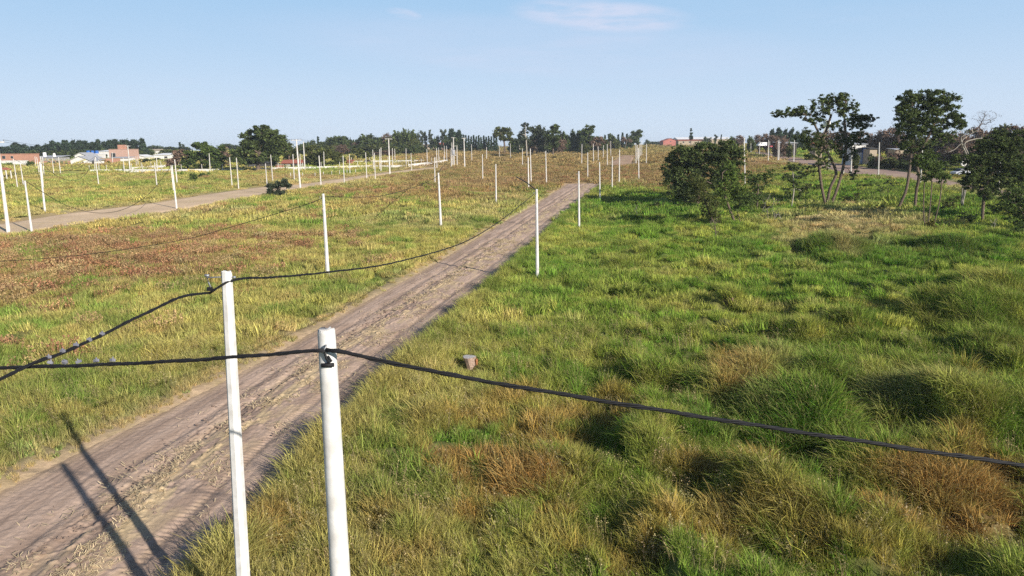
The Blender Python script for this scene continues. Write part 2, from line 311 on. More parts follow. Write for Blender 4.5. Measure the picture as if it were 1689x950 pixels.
MOUNDS = [(1190, 665, 1.35, 1.3, 1.0), (1300, 715, 1.9, 1.25, 1.0), (1245, 650, 1.2, .9, .9), (1370, 660, 1.6, .7, 1), (1590, 715, 2.2, 1.3, 1), (1660, 720, 1.8, 1.1, 1), (1600, 535, 2.6, 1.8, 1), (1655, 490, 2.4, 1.6, 1), (1375, 418, 2.6, 1.4, 1),
          (1570, 418, 2.2, 1.2, 1), (1205, 508, .7, .55, 1), (1020, 445, 1.2, .5, 1), (900, 800, 1.2, .45, 1), (1100, 760, 1.8, .5, 1), (1420, 560, 1.6, .5, 1), (1330, 560, 1.5, .45, 1), (700, 700, 1, .3, 1), (1500, 800, 1.8, .6, 1), (1280, 860, 1.6, .5, 1), (1660, 600, 2, .9, 1), (1090, 640, .9, .5, 1), (470, 720, .6, .0, 1), (1440, 640, 1.3, .6, 1), (1540, 640, 1.3, .6, 1)]
MW = [(hit(a, b), c, d) for a, b, c, d, e in MOUNDS]
def relief(x, y):
    z = .22*(fbm(x/2.6, y/2.6, 71)-.5)*sst(3, 12, np.hypot(x, y))+.5*(fbm(x/11, y/11, 73)-.5)*sst(10, 30, np.hypot(x, y))
    tus = fbm(x/1.5, y/1.5, 81, 3); z = z+np.where(x < .19*y-2, .3, .75)*sst(.47, .78, tus)*sst(4, 9, np.hypot(x, y))*sst(230, 60, np.hypot(x, y))
    m = 0
    for p, rr, h in MW:
        d = np.hypot(x-p[0], y-p[1])/rr; m = np.maximum(m, np.where(h > .85, .82, 1.)*h*np.exp(-d**3*1.2)*(.8+.4*fbm(x/.8, y/.8, 5, 2)))
    return z+m
def roadmask(x, y):
    a, b, ok = dist_poly(x, y, MA, MBd); ins = np.where(ok, np.minimum(a, b), -9.)
    return a, b, ok, ins
def ground_z(x, y):
    a, b, ok, ins = roadmask(x, y); edge_d = np.where(ok, np.maximum(-a, -b), 9.)     # >0 outside
    fade = sst(-.1, 1.6, edge_d)
    z = terr(x, y)+relief(x, y)*fade+.12*sst(-.15, .35, edge_d)-.12
    z = z+.12*sst(0, .3, np.where(ok, 0, 1))*0
    z = z+.12*np.where(ok & (-b > -.1) & (-b < 2.5), sst(-.1, .35, -b)*sst(2.5, .8, -b), 0)
    z = z-.28*sst(.15, .45, ins)
    near = np.ones_like(z)*9.
    for st in STR: near = np.minimum(near, in_strip(x, y, st))
    z = np.where(near < 3, terr(x, y)+(z-terr(x, y))*sst(-.3, 2.5, near)-.25*sst(.2, -.8, near), z)
    return z, ins, near
# ------------------------------------------------------------------ ground sheet
az = np.r_[np.arange(-180, -58, 6.), np.arange(-58, 58.01, .3), np.arange(64, 180, 6.)]
rr_ = [0.4, 2.0, 3.5]
while rr_[-1] < 5500: rr_.append(rr_[-1]*1.0145+ .0)
rr_ = np.array(rr_); A_, R_ = np.meshgrid(np.radians(az), rr_); gx, gy = (R_*np.sin(A_)).ravel(), (R_*np.cos(A_)).ravel()
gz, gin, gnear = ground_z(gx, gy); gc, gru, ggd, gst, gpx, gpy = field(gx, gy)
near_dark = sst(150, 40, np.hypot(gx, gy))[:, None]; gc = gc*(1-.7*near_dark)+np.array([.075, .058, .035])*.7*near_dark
verge = sst(1.5, .25, -gin)[:, None]*(.5+.5*vn(gx/.4, gy/.4, 90))[:, None]; gc = gc*(1-verge*.95)+np.array([.50, .36, .24])*verge*.95
for st_near in (gnear,):
    v2 = sst(5, .2, st_near)[:, None]*.75; gc = gc*(1-v2)+np.array([.36, .25, .16])*v2
nr, na = len(rr_), len(az); ii = (np.arange(nr-1)[:, None]*na+np.arange(na)[None]); jj = (np.arange(nr-1)[:, None]*na+(np.arange(na)[None]+1) % na)
FF = np.stack([ii, jj, jj+na, ii+na], -1).reshape(-1, 4)[:, ::-1]
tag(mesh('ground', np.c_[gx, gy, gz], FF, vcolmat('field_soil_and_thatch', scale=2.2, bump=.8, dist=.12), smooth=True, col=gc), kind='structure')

# ------------------------------------------------------------------ main dirt road
nu = 200; U = np.linspace(-.09, 1.09, nu)
SVd = main_s0+(main_s1-main_s0)*np.linspace(0, 1, 2400)**2.0; a_, b_ = stations(ra_, rb_, rd, SVd)
X = a_[:, None, 0]*(1-U)+b_[:, None, 0]*U; Y = a_[:, None, 1]*(1-U)+b_[:, None, 1]*U
Wd = np.linalg.norm(b_-a_, axis=1)[:, None]; sL = (SVd[:, None]+0*U); uL = U[None]+0*sL; mL = (1-uL)*Wd   # metres from the right edge
wob = (fbm(sL/6, uL*3, 3)-.5)*.6
def rut(c, w, d): return -d*np.exp(-((mL-c+wob)/w)**2)
zr = rut(1.0, .28, .06)+rut(2.5, .24, .05)+rut(5.3, .26, .085)+rut(6.4, .28, .075)+rut(1.75, .10, .02)
zr = zr+.05*np.exp(-((mL-3.9+wob)/.8)**2)*(.4+fbm(sL/1.2, uL*4, 11))
zr = zr+(fbm(sL/2.4, mL/.13, 17, 3)-.5)*.04+(fbm(sL/.14, mL/.13, 19, 4)-.5)*.035+.05*sst(.68, .76, fbm(sL/.22, mL/.2, 20, 3))*np.exp(-((mL-4.6)/1.6)**2)
cl_ = sst(.66, .78, fbm(sL/.45, mL/.35, 23, 3))*np.exp(-((mL-4.6+wob)/1.2)**2); zr = zr+cl_*.07
crk = sst(.06, .0, np.abs(fbm(sL/3.0, mL/.5, 29, 3)-.5))*np.exp(-((mL-5.0)/1.1)**2); zr = zr-crk*.05
tread = (np.sin(sL*2*math.pi/.22+np.abs((mL-1.0+wob)/.25)*2.2) > .1)*np.exp(-((mL-1.0+wob)/.32)**4)*.035*sst(80, 50, sL); zr = zr-tread
tread2 = (np.sin(sL*2*math.pi/.22+np.abs((mL-2.5+wob)/.25)*2.2) > .1)*np.exp(-((mL-2.5+wob)/.28)**4)*.024*sst(70, 40, sL); zr = zr-tread2
zr = zr-.25*sst(.0, -.09, uL)-.25*sst(1.0, 1.09, uL)
zb = terr(X, Y)-.10
c1, c2 = np.array([.47, .345, .27]), np.array([.34, .245, .19]); tt = sst(.3, .7, fbm(sL/2.5, mL/.5, 37))[..., None]
rc = c1*(1-tt)+c2*tt
tanm = (np.exp(-((mL-4.1+wob)/1.15)**2)*sst(.42, .62, fbm(sL/1.3, mL/.5, 43, 4)))[..., None]; rc = rc*(1-tanm*.75)+np.array([.55, .42, .24])*tanm*.8
dk = np.clip(crk*.5+sst(.62, .75, fbm(sL/.6, mL/.25, 47, 4))*.35*np.exp(-((mL-5.2)/1.6)**2), 0, 1)[..., None]; rc = rc*(1-dk)+np.array([.17, .115, .09])*dk
ev = np.clip(sst(.10, -.02, uL), 0, 1)[..., None]; rc = rc*(1-ev*.7)+np.array([.42, .30, .18])*ev*.7
ns = len(SVd); q = (np.arange(ns-1)[:, None]*nu+np.arange(nu-1)[None]); RF = np.stack([q, q+1, q+nu+1, q+nu], -1).reshape(-1, 4)
tag(mesh('dirt_road', np.c_[X.ravel(), Y.ravel(), (zb+zr).ravel()], RF, vcolmat('dry_earth', scale=7, bump=.55, dist=.05, var=.14), smooth=True, col=rc.reshape(-1, 3)), kind='structure')
for nm, st, cc in (('dirt_track', STR[0], (.62, .46, .31)), ('earth_road', STR[1], (.36, .255, .21)), ('dirt_track', STR[2], (.42, .28, .19))):
    a, b = st; u = np.linspace(-.06, 1.06, 13); x = a[:, None, 0]*(1-u)+b[:, None, 0]*u; y = a[:, None, 1]*(1-u)+b[:, None, 1]*u
    z = terr(x, y)+.02+.06*(fbm(x/3, y/3, 4)-.5)-.3*(np.abs(u-.5) > .52); n_, k_ = x.shape; q = (np.arange(n_-1)[:, None]*k_+np.arange(k_-1)[None])
    v_ = (.75+.5*fbm(x/4, y/4, 61))[..., None]*np.array(cc); g_ = (sst(.5, .65, fbm(x/5, y/2, 62))*.35*np.exp(-((u-.5)/.15)**2))[..., None]; v_ = v_*(1-g_)+G_STRAW*g_
    tag(mesh(nm, np.c_[x.ravel(), y.ravel(), z.ravel()], np.stack([q, q+1, q+k_+1, q+k_], -1).reshape(-1, 4), vcolmat('dry_track_earth', scale=3, bump=.5, dist=.06), smooth=True, col=v_.reshape(-1, 3)), kind='structure')

# ------------------------------------------------------------------ grass
def blades(n, rad, lmin, lmax, wid, lean=.5, seg=4, wind=.25, rs=1, sparse=0):
    g = np.random.default_rng(rs); th = g.uniform(0, 2*np.pi, n); rr = rad*np.sqrt(g.uniform(0, 1, n)); bx, by = rr*np.cos(th), rr*np.sin(th)
    L = g.uniform(lmin, lmax, n); la = th+g.normal(0, .9, n); ln = np.abs(g.normal(lean, lean*.5, n)); wv = g.uniform(.7, 1.3, n)*wid
    dx, dy = np.cos(la)*ln-wind, np.sin(la)*ln+wind*.25; fa = g.uniform(0, np.pi, n); fx, fy = np.cos(fa), np.sin(fa)
    V = []; lv = []; rnd = g.uniform(0, 1, n); rn2 = g.uniform(0, 1, n)
    for i in range(seg+1):
        t = i/seg; cx = bx+dx*L*t**1.7*.8; cy = by+dy*L*t**1.7*.8; cz = L*(t-.28*t**3*np.clip(ln*1.6, 0, 1.6))-.04
        w_ = wv*(1-t**1.5*.9)*.5
        V.append(np.c_[cx-fx*w_, cy-fy*w_, cz]); V.append(np.c_[cx+fx*w_, cy+fy*w_, cz])
        for _ in (0, 1): lv.append(np.c_[rnd, np.full(n, t), rn2])
    V = np.stack(V, 1).reshape(-1, 3); lv = np.stack(lv, 1).reshape(-1, 3); k = 2*(seg+1); b = np.arange(n)[:, None]*k
    Fq = np.concatenate([np.stack([b+2*i, b+2*i+1, b+2*i+3, b+2*i+2], -1) for i in range(seg)], 1).reshape(-1, 4)
    return V, Fq, lv
def weedparts(n, rad, h0, h1, rs, q=10, qs=.05):
    """upright stalks with clustered seed heads"""
    g = np.random.default_rng(rs); V, Fq, lv = blades(n, rad, h0, h1, .014, .12, 3, .08, rs)
    VV = [V]; FF_ = [Fq]; LL = [lv]; off = len(V)
    tips = V.reshape(n, -1, 3)
    for i in range(n):
        c = tips[i, -1]; c0 = tips[i, 4]
        for k in range(q):
            t = g.uniform(.0, 1); p = c0*(1-t)+c*t+g.normal(0, .028, 3)*(1.5-t); s = qs*g.uniform(.6, 1.4); a = g.normal(0, 1, 3); a /= np.linalg.norm(a); b = np.cross(a, g.normal(0, 1, 3)); b /= np.linalg.norm(b)
            VV.append(np.array([p-a*s*.5-b*s*.5, p+a*s*.5-b*s*.5, p+a*s*.5+b*s*.5, p-a*s*.5+b*s*.5])); FF_.append(np.array([[0, 1, 2, 3]])+off); off += 4
            LL.append(np.tile([[g.uniform(), t, 0]], (4, 1)))
    return np.concatenate(VV), np.concatenate(FF_), np.concatenate(LL)
PC = bpy.data.collections.new('grass_prototypes')
def proto(name, data, m):
    V, Fq, lv = data; o = mesh(name, V, Fq, m, lv=lv, link=False); PC.objects.link(o); return o
specs = []
for i in range(4): specs.append(('p%02d_clump' % i, blades(56, .15+.03*i, .20, .55+.06*i, .0155, .42+.10*i, 4, .16, 100+i), M['grass']))
for i in range(3): specs.append(('p%02d_patch' % (4+i), blades(230, .68, .22, .66, .030, .5, 3, .17, 120+i), M['grass']))
for i in range(2): specs.append(('p%02d_patch' % (7+i), blades(230, 1.7, .25, .75, .085, .5, 2, .2, 140+i), M['grass']))
for i in range(2): specs.append(('p%02d_patch' % (9+i), blades(300, 4.2, .25, .7, .22, .5, 2, .2, 150+i), M['grass']))
for i in range(2): specs.append(('p%02d_weed' % (11+i), weedparts(8, .2, .4, .85, 160+i, 9, .032), M['weed']))
for i in range(2): specs.append(('p%02d_weed' % (13+i), weedparts(60, .9, .35, .8, 170+i, 5, .055), M['weed']))
specs.append(('p15_stalk', weedparts(7, .2, .55, .95, 181, 5, .022), M['weed'])); specs.append(('p16_broadleaf', blades(34, .17, .10, .32, .055, .8, 3, .05, 182), M['grass']))
for s_ in specs: proto(*s_)
def gn_scatter(name, P, rot, scl, idx, tint, coll):
    me = bpy.data.meshes.new(name); me.vertices.add(len(P)); me.vertices.foreach_set('co', P.astype(np.float32).ravel())
    for nm, ty, arr, key in (('rot', 'FLOAT_VECTOR', rot, 'vector'), ('scl', 'FLOAT_VECTOR', scl, 'vector'), ('idx', 'INT', idx, 'value')):
        a = me.attributes.new(nm, ty, 'POINT'); a.data.foreach_set(key, np.asarray(arr, np.int32 if ty == 'INT' else np.float32).ravel())
    a = me.attributes.new('tint', 'FLOAT_COLOR', 'POINT'); a.data.foreach_set('color', np.c_[tint, np.ones(len(P))].astype(np.float32).ravel())
    o = bpy.data.objects.new(name, me); C.objects.link(o)
    g = bpy.data.node_groups.new(name+'_scatter', 'GeometryNodeTree'); g.interface.new_socket('Geometry', in_out='INPUT', socket_type='NodeSocketGeometry'); g.interface.new_socket('Geometry', in_out='OUTPUT', socket_type='NodeSocketGeometry')
    N = g.nodes.new; L = g.links.new; gi, go = N('NodeGroupInput'), N('NodeGroupOutput'); ip = N('GeometryNodeInstanceOnPoints'); ci = N('GeometryNodeCollectionInfo')
    ci.inputs[0].default_value = coll; ci.inputs['Separate Children'].default_value = True; ci.inputs['Reset Children'].default_value = True
    def na(nm, ty): n = N('GeometryNodeInputNamedAttribute'); n.data_type = ty; n.inputs[0].default_value = nm; return n.outputs[0]
    L(gi.outputs[0], ip.inputs['Points']); L(ci.outputs[0], ip.inputs['Instance']); ip.inputs['Pick Instance'].default_value = True
    L(na('idx', 'INT'), ip.inputs['Instance Index']); L(na('rot', 'FLOAT_VECTOR'), ip.inputs['Rotation']); L(na('scl', 'FLOAT_VECTOR'), ip.inputs['Scale'])
    L(ip.outputs[0], go.inputs[0]); md = o.modifiers.new('scatter', 'NODES'); md.node_group = g; return o
def ringpts(r0, r1, sp, amax=50):
    n = int(math.radians(2*amax)/2*(r1*r1-r0*r0)/(sp*sp)); r = np.sqrt(rng.uniform(r0*r0, r1*r1, n)); a = np.radians(rng.uniform(-amax, amax, n)); return r*np.sin(a), r*np.cos(a)
allP, allR, allS, allI, allT = [], [], [], [], []
_st = hit(778, 606); CLEAR = [(_st[0], _st[1], .75), (_st[0]+.1, _st[1]-.9, .9)]
def lay(x, y, ids, s0, s1, wids=None, margin=.08, hvar=.5, wprob=1.0):
    gz_, ins, near = ground_z(x, y); keep = (ins < -margin+rng.uniform(-.14, .05, len(x))) & (near > .4+rng.uniform(-.3, .8, len(x)))
    x, y, z, near, ins = x[keep], y[keep], gz_[keep], near[keep], ins[keep]; c, ru, gd, st, px, py = field(x, y); n = len(x)
    idx = rng.choice(ids, n); hn = fbm(x/1.3, y/1.3, 201, 3); s = rng.uniform(s0, s1, n)*(.42+1.12*hn)
    a, b, ok, ins2 = roadmask(x, y); leftside = np.where(ok, sst(2.2, .2, -a), 0); s = s*(1-.6*np.where(a < 0, leftside, 0))
    v2 = sst(6, .3, near); s = s*(1-.5*v2)
    lv_ = np.maximum(np.where(a < 0, leftside, 0)*.75, v2*.6)[:, None]; c = c*(1-lv_)+G_STRAW*lv_
    if wids is not None:
        wm_ = rng.uniform(0, 1, n) < ru*.62*wprob; idx = np.where(wm_, rng.choice(wids, n), idx)
        wu = rng.uniform(0, 1, (n, 1))**.7; wc = G_RUS[None]*wu+np.array([[.42, .33, .16]])*(1-wu); c = np.where(wm_[:, None], wc, c)
    if ids[0] == 0 and len(ids) == 4:
        u_ = rng.uniform(0, 1, n); br = (u_ < .13*sst(.35, .65, fbm(x/2, y/2, 231, 2))*2) & (idx < 4); st_ = (u_ > .91) & (idx < 4); idx = np.where(br, 16, np.where(st_, 15, idx)); c = np.where(st_[:, None], np.array([[.36, .29, .15]]), np.where(br[:, None], c*np.array([[.6, .85, .7]]), c)); s = np.where(br | st_, rng.uniform(.7, 1.1, n), s)
    for (qx, qy, qr) in CLEAR: s = np.where(np.hypot(x-qx, y-qy) < qr, s*.35, s)
    sc = np.c_[s*rng.uniform(.9, 1.15, n), s*rng.uniform(.9, 1.15, n), s*rng.uniform(1-hvar*.5, 1+hvar*.5, n)]
    wn = (fbm(x/5, y/5, 211, 2)-.5)*1.2; rot = np.c_[rng.normal(0, .14, n), rng.normal(-.05, .14, n), np.where(rng.uniform(0, 1, n) < .55, rng.uniform(-3.14, 3.14, n), rng.normal(0, .5, n)+wn)]
    jit = rng.uniform(.78, 1.25, (n, 1))*rng.uniform(.93, 1.07, (n, 3)); allP.append(np.c_[x, y, z]); allR.append(rot); allS.append(sc); allI.append(idx); allT.append(np.clip(c*jit, 0, 1))
lay(*ringpts(6.5, 22, .185), [0, 1, 2, 3], .8, 1.25, [11, 12])
lay(*ringpts(20, 42, .26), [0, 1, 2, 3], .95, 1.5, [11, 12])
lay(*ringpts(40, 105, .72), [4, 5, 6], .85, 1.25, [13, 14])
lay(*ringpts(100, 260, 1.9), [7, 8], .8, 1.2, [13, 14], margin=.6, wprob=.5)
lay(*ringpts(255, 760, 5.5), [9, 10], .8, 1.2, margin=2)
# tall blades hanging over the right edge of the road, and clumps closing in on the mounds
sE = rng.uniform(0, 1, 3600)**1.6*(main_s1-main_s0)+main_s0; A2, B2 = stations(ra_, rb_, rd, sE); nr2 = np.array([rd[1], -rd[0]])
pe = B2+nr2[None]*rng.uniform(.0, .55, 3600)[:, None]; lay(pe[:, 0], pe[:, 1], [1, 2, 3], 1.25, 1.8, margin=-.2)
for p, rr, h in MW:
    n = int(170*rr*rr*(1 if p[1] < 45 else .5)); d = rr*1.3*np.sqrt(rng.uniform(0, 1, n)); t = rng.uniform(0, 2*np.pi, n); lay(p[0]+d*np.cos(t), p[1]+d*np.sin(t), [1, 2, 3], 1.1+.3*h, 1.5+.4*h)
tag(gn_scatter('grass', *[np.concatenate(q) for q in (allP, allR, allS, allI, allT)], PC), 'tall wild grass, green, yellow and straw, with russet weeds over the whole field', 'grass', kind='stuff')
# straw and clods on the road
g = np.random.default_rng(5); nS = 22000; s_ = main_s0+(main_s1-main_s0)*g.uniform(0, .62, nS)**1.7; m_ = g.normal(4.1, 1.1, nS)
ks = vn(s_/1.1, m_/.7, 301)+.4*vn(s_/.4, m_/.3, 302) > .78; s_, m_ = s_[ks], m_[ks]; A2, B2 = stations(ra_, rb_, rd, s_); wv = np.linalg.norm(B2-A2, axis=1)[:, None]; P2 = B2+(A2-B2)/wv*m_[:, None]
an = g.uniform(0, np.pi, len(P2)); Ls = g.uniform(.05, .22, len(P2))*(1+P2[:, 1]/60); dx, dy = np.cos(an)*Ls/2, np.sin(an)*Ls/2; z0 = terr(P2[:, 0], P2[:, 1])-.10+.035+g.uniform(0, .07, len(P2)); hw = .006+.00022*P2[:, 1]
wx_, wy_ = -np.sin(an)*hw, np.cos(an)*hw; tz = g.normal(0, .02, len(P2))
V = np.stack([np.c_[P2[:, 0]-dx-wx_, P2[:, 1]-dy-wy_, z0-tz], np.c_[P2[:, 0]+dx-wx_, P2[:, 1]+dy-wy_, z0+tz], np.c_[P2[:, 0]+dx+wx_, P2[:, 1]+dy+wy_, z0+tz], np.c_[P2[:, 0]-dx+wx_, P2[:, 1]-dy+wy_, z0-tz]], 1).reshape(-1, 3)
lvs = np.repeat(g.uniform(0, 1, (len(P2), 1)), 4, 0)*np.ones((1, 3)); tag(mesh('straw', V, np.arange(len(V)).reshape(-1, 4), M['straw'], lv=lvs), 'dry cut straw strewn in tufts along the middle of the dirt road', 'straw', kind='stuff')
g = np.random.default_rng(6); cb = MB()
ico = [(0, 0, 1), (.9, 0, .3), (.28, .85, .3), (-.73, .53, .3), (-.73, -.53, .3), (.28, -.85, .3), (0, 0, -.4)]; icf = [(0, 1, 2), (0, 2, 3), (0, 3, 4), (0, 4, 5), (0, 5, 1), (6, 2, 1), (6, 3, 2), (6, 4, 3), (6, 5, 4), (6, 1, 5)]
for k in range(2600):
    s1 = main_s0+(main_s1-main_s0)*g.uniform(0, .5)**1.6; m1 = abs(g.normal(4.7, 1.1))
    if vn(np.array(s1/.9), np.array(m1/.5), 305) < .5: continue
    A2, B2 = stations(ra_, rb_, rd, np.array([s1])); p = B2[0]+(A2[0]-B2[0])/np.linalg.norm(A2[0]-B2[0])*m1; r_ = g.uniform(.018, .05)+.05*(g.uniform() < .12)
    z = float(terr(p[0], p[1]))-.09; th = g.uniform(0, 6); cb.add([(p[0]+r_*(v[0]*math.cos(th)-v[1]*math.sin(th))*g.uniform(.7, 1.4), p[1]+r_*(v[0]*math.sin(th)+v[1]*math.cos(th)), z+r_*v[2]*.8) for v in ico], icf)
tag(cb.build('earth_clods', M['clod']), 'small dark clods of earth scattered on the dirt road', 'earth clods', kind='stuff')
#%%REST
ORD = 'first second third fourth fifth sixth seventh eighth ninth tenth eleventh twelfth thirteenth fourteenth fifteenth sixteenth seventeenth eighteenth nineteenth twentieth'.split()
def ordw(i): return ORD[i] if i < 20 else ('twenty-'+ORD[i-20] if i < 29 else 'thirtieth' if i == 29 else 'thirty-'+ORD[i-30])
# ------------------------------------------------------------------ concrete poles: (top x, top y, base x, base y) in the photograph
POLES = [(41, 298, 52.4, 382), (22, 262, 29.5, 312.5), (33.6, 270, 39, 308), (60.5, 259, 65, 288), (65.5, 267, 74.5, 351), (67, 258, 71.6, 311), (70, 258, 73, 291), (57.5, 258, 59.5, 277), (86, 260, 88.7, 285.7), (96.5, 259, 100.5, 289.5),
 (157, 258, 163, 306), (155.5, 259, 157, 286), (162.4, 262, 163.5, 284), (185, 251, 186, 271), (203, 260, 205.5, 285), (224, 258, 225, 276), (227, 258, 228, 275), (258, 258, 259.5, 284), (255, 268, 259, 308), (283.5, 272.6, 291.4, 343.6), (288, 263, 292.4, 303.7), (281.5, 273, 287, 320),
 (344.8, 253, 347, 286), (378.6, 259.3, 383, 309), (389.8, 260, 393.7, 311.7), (437.7, 269.6, 441.6, 319.7), (446.4, 255.2, 450, 301), (483, 254.3, 485.5, 298), (494.6, 254, 496.3, 283), (526, 256.6, 529.5, 306.3), (534, 250, 534.7, 278.8), (565.6, 256.6, 568, 303.7), (576, 254.3, 577.3, 286.8),
 (603, 251.3, 605, 294.8), (614.7, 247, 616.5, 280.6), (617.4, 252.2, 619.1, 298.7), (628.3, 243.3, 628.4, 282.4), (626, 246, 626.5, 281), (647, 244, 647.6, 277), (651, 245, 651.5, 266.4), (669.6, 244.5, 670, 276), (677.8, 252.2, 679, 281),
 (704, 246, 704.8, 270.8), (716.5, 259.6, 717.5, 303.3), (719.9, 244.2, 720.7, 277.4), (723.4, 243.3, 723.4, 266.4), (732.6, 240.6, 733.2, 267.6), (736.4, 240.6, 737, 266.4), (743.9, 244, 744.3, 276.8), (745.2, 235, 746, 273.6), (753.6, 239.5, 754, 274),
 (777.6, 238, 778.3, 266.4), (795.7, 254.3, 796.2, 296), (802.4, 242.4, 802.6, 264.6), (823.6, 240.6, 824, 261), (841.7, 236.5, 842, 260.2), (817.7, 270.3, 818.4, 337), (722.9, 285, 727.5, 377), (533, 319.5, 541, 458.5),
 (861.7, 244.7, 861.8, 271.7), (870.9, 259.6, 872, 313), (874.6, 245, 876, 301), (900, 249, 901.3, 303.7), (959.9, 237.6, 959.4, 271.7), (969.3, 251.3, 969.3, 293.4), (978.5, 237, 978.9, 270.8), (986.7, 241.5, 986.7, 266.4), (995.2, 239.4, 995, 262.8), (1001.5, 237.6, 1001.8, 272.6), (1007.3, 232.6, 1007.3, 257),
 (988.8, 267.3, 989.7, 333.9), (1010, 258.4, 1009.6, 312.6), (1021.9, 246.8, 1021.2, 302.8), (1048.9, 236.5, 1049, 269.6), (1051.4, 239, 1051.7, 266.4), (1053.1, 244, 1053.7, 297), (1054.6, 236.5, 1054.7, 261), (1056.5, 236.5, 1056.3, 258.4), (1058.6, 231.2, 1058.5, 257), (1066.3, 237, 1065.9, 270.5), (954.5, 282.4, 955.2, 378), (885, 312, 886.5, 461),
 (1227.4, 227, 1229, 310), (1238.5, 231.3, 1238.5, 253), (1253.3, 232.4, 1252.5, 254.2), (1267.8, 230.6, 1267, 266.8), (1269.7, 233, 1269.2, 258.2), (1283.6, 231.4, 1283.2, 265.7), (1286, 230.3, 1284.6, 265.2), (1310.5, 230.8, 1309.2, 266.5), (1367.5, 245, 1366.6, 281.3), (1393.7, 239.4, 1391, 286), (1405.8, 241.6, 1403, 292),
 (1450.4, 234.6, 1448.7, 291.5), (1521.6, 246.5, 1518, 304.8), (1650.6, 262, 1646.7, 323)]
TALL = [(-5, 232, 14, 383), (210.5, 240, 215, 285), (488.7, 230, 495.3, 311), (500.3, 233.5, 503, 282.4), (640.8, 228.2, 643, 287.3), (747.7, 226.4, 748.8, 273.5), (765.1, 227.3, 766.5, 276.5)]
GREYS = [(392.3, 253, 394.2, 282.4), (1454, 227, 1452.4, 262), (1477.5, 227.6, 1477, 248), (1636, 206, 1636, 262)]
def pole_axis(t):
    b = hit(t[2], t[3]); b[2] -= .15; d = ray(t[0], t[1]); k = np.dot(b[:2], b[:2])/np.dot(d[:2], b[:2]); return b, np.array([0, 0, CH])+d*k
def pole_mesh(h, r0, r1, n, ph=0):
    m = MB(); m.tube([(0, 0, -.4), (0, 0, h*.33), (0, 0, h*.66), (0, 0, h-.05), (0, 0, h)], [r0+.003, r0*.67+r1*.33, r0*.33+r1*.67, r1, r1*.86], n, phase=ph); return m
PM = {}
def pole_obj(t, h, b, top, kind='white'):
    o = empty('concrete_pole' if kind == 'white' else 'street_light_pole', tuple(b)); ax = Vector(top-b).normalized(); o.rotation_mode = 'QUATERNION'
    o.rotation_quaternion = Vector((0, 0, 1)).rotation_difference(ax); return o
groups = [('far-left poles by the brick houses', lambda x, y: x < 110, 'left of the big white shed'), ('poles before the pink brick house', lambda x, y: x < 300, 'before the low fence and pink house'),
          ('poles by the big domed tree', lambda x, y: x < 512, 'near the big domed tree'), ('poles along the left track', lambda x, y: x < 600, 'along the left track, past the domed tree'),
          ('poles by the fence corner', lambda x, y: x < 690, 'around the dark grazing horse and T-topped pole'), ('poles by the transformer', lambda x, y: x < 760, 'just left of the transformer pole'),
          ('poles right of the transformer', lambda x, y: x < 850, 'between transformer and broad lone tree'), ('poles before the grey trees', lambda x, y: x < 950, 'in the brown field before the grey-green trees'),
          ('poles left of the far road', lambda x, y: x < 1030, 'left of the far stretch of road'), ('poles right of the far road', lambda x, y: x < 1100, 'bunched right of the far stretch of road'), ('poles behind the right trees', lambda x, y: True, 'beyond the right-hand trees')]
special = {58: ('white pole standing alone in green grass left of the dirt road', 'single pole'), 57: ('white pole beyond the russet patch, a cable on its top', None), 56: ('white pole in the tan verge where the road narrows', None), 81: ('tall-looking white pole right beside the road, cable hooked on top', None),
           80: ('white pole on green grass just right of the road edge', None), 70: ('white pole at the right end of the near road', None)}
gl = {}
for i, t in enumerate(POLES):
    if i in special: continue
    for gi, (gn, fn, ph) in enumerate(groups):
        if fn(t[2], t[3]): gl.setdefault(gi, []).append(i); break
lab = {}
for gi, L_ in gl.items():
    for k, i in enumerate(sorted(L_, key=lambda j: POLES[j][2])): lab[i] = ('white concrete pole, %s from the left %s' % (ordw(k), groups[gi][2]), groups[gi][0])
ptop = {}
protop = {}
def shared_pole(key, h, r0, r1, n, m):
    if key not in PM: PM[key] = pole_mesh(h, r0, r1, n).build('shaft', m, None).data; bpy.data.objects.remove(bpy.data.objects['shaft'])
    return PM[key]
for i, t in enumerate(POLES):
    b, top = pole_axis(t); h = float(np.linalg.norm(top-b)); near = t[3] > 330; ptop[i] = top
    me = shared_pole('near' if near else 'far', 7.4, .17 if near else .155, .105 if near else .10, 8, M['pole'] if near else M['polefar'])
    o = bpy.data.objects.new('concrete_pole', me); C.objects.link(o); o.location = b; o.rotation_mode = 'QUATERNION'; o.rotation_quaternion = Vector((0, 0, 1)).rotation_difference(Vector(top-b).normalized())
    k = max(.8, min(1.25, h/7.4)); o.scale = (k**.3*random.uniform(.85, 1.1),)*2+(h/7.4,)
    if i in special: tag(o, special[i][0], 'utility pole', 'white poles along the near road')
    else: tag(o, lab[i][0], 'utility pole', lab[i][1])
    if near:
        c = MB(); c.tube([(-.30, 0, 7.12), (-.12, 0, 7.12), (-.05, 0, 7.12)], .014, 6); c.tube([(-.29, 0, 7.15), (-.30, 0, 7.02), (-.25, 0, 6.97)], .012, 6); c.build('hook', M['grey'], o)
TL = ['tall pole cut by the left edge, with a crossarm', 'tall pole with crossarm in front of the pink brick house', 'tallest pole with wide crossarm beside the domed tree', 'tall pole without crossarm right of the domed tree', 'tall T-topped pole at the end of the left track', 'tall pole carrying the grey transformer', 'tall pole with short crossarm, just right of the transformer']
TT = []
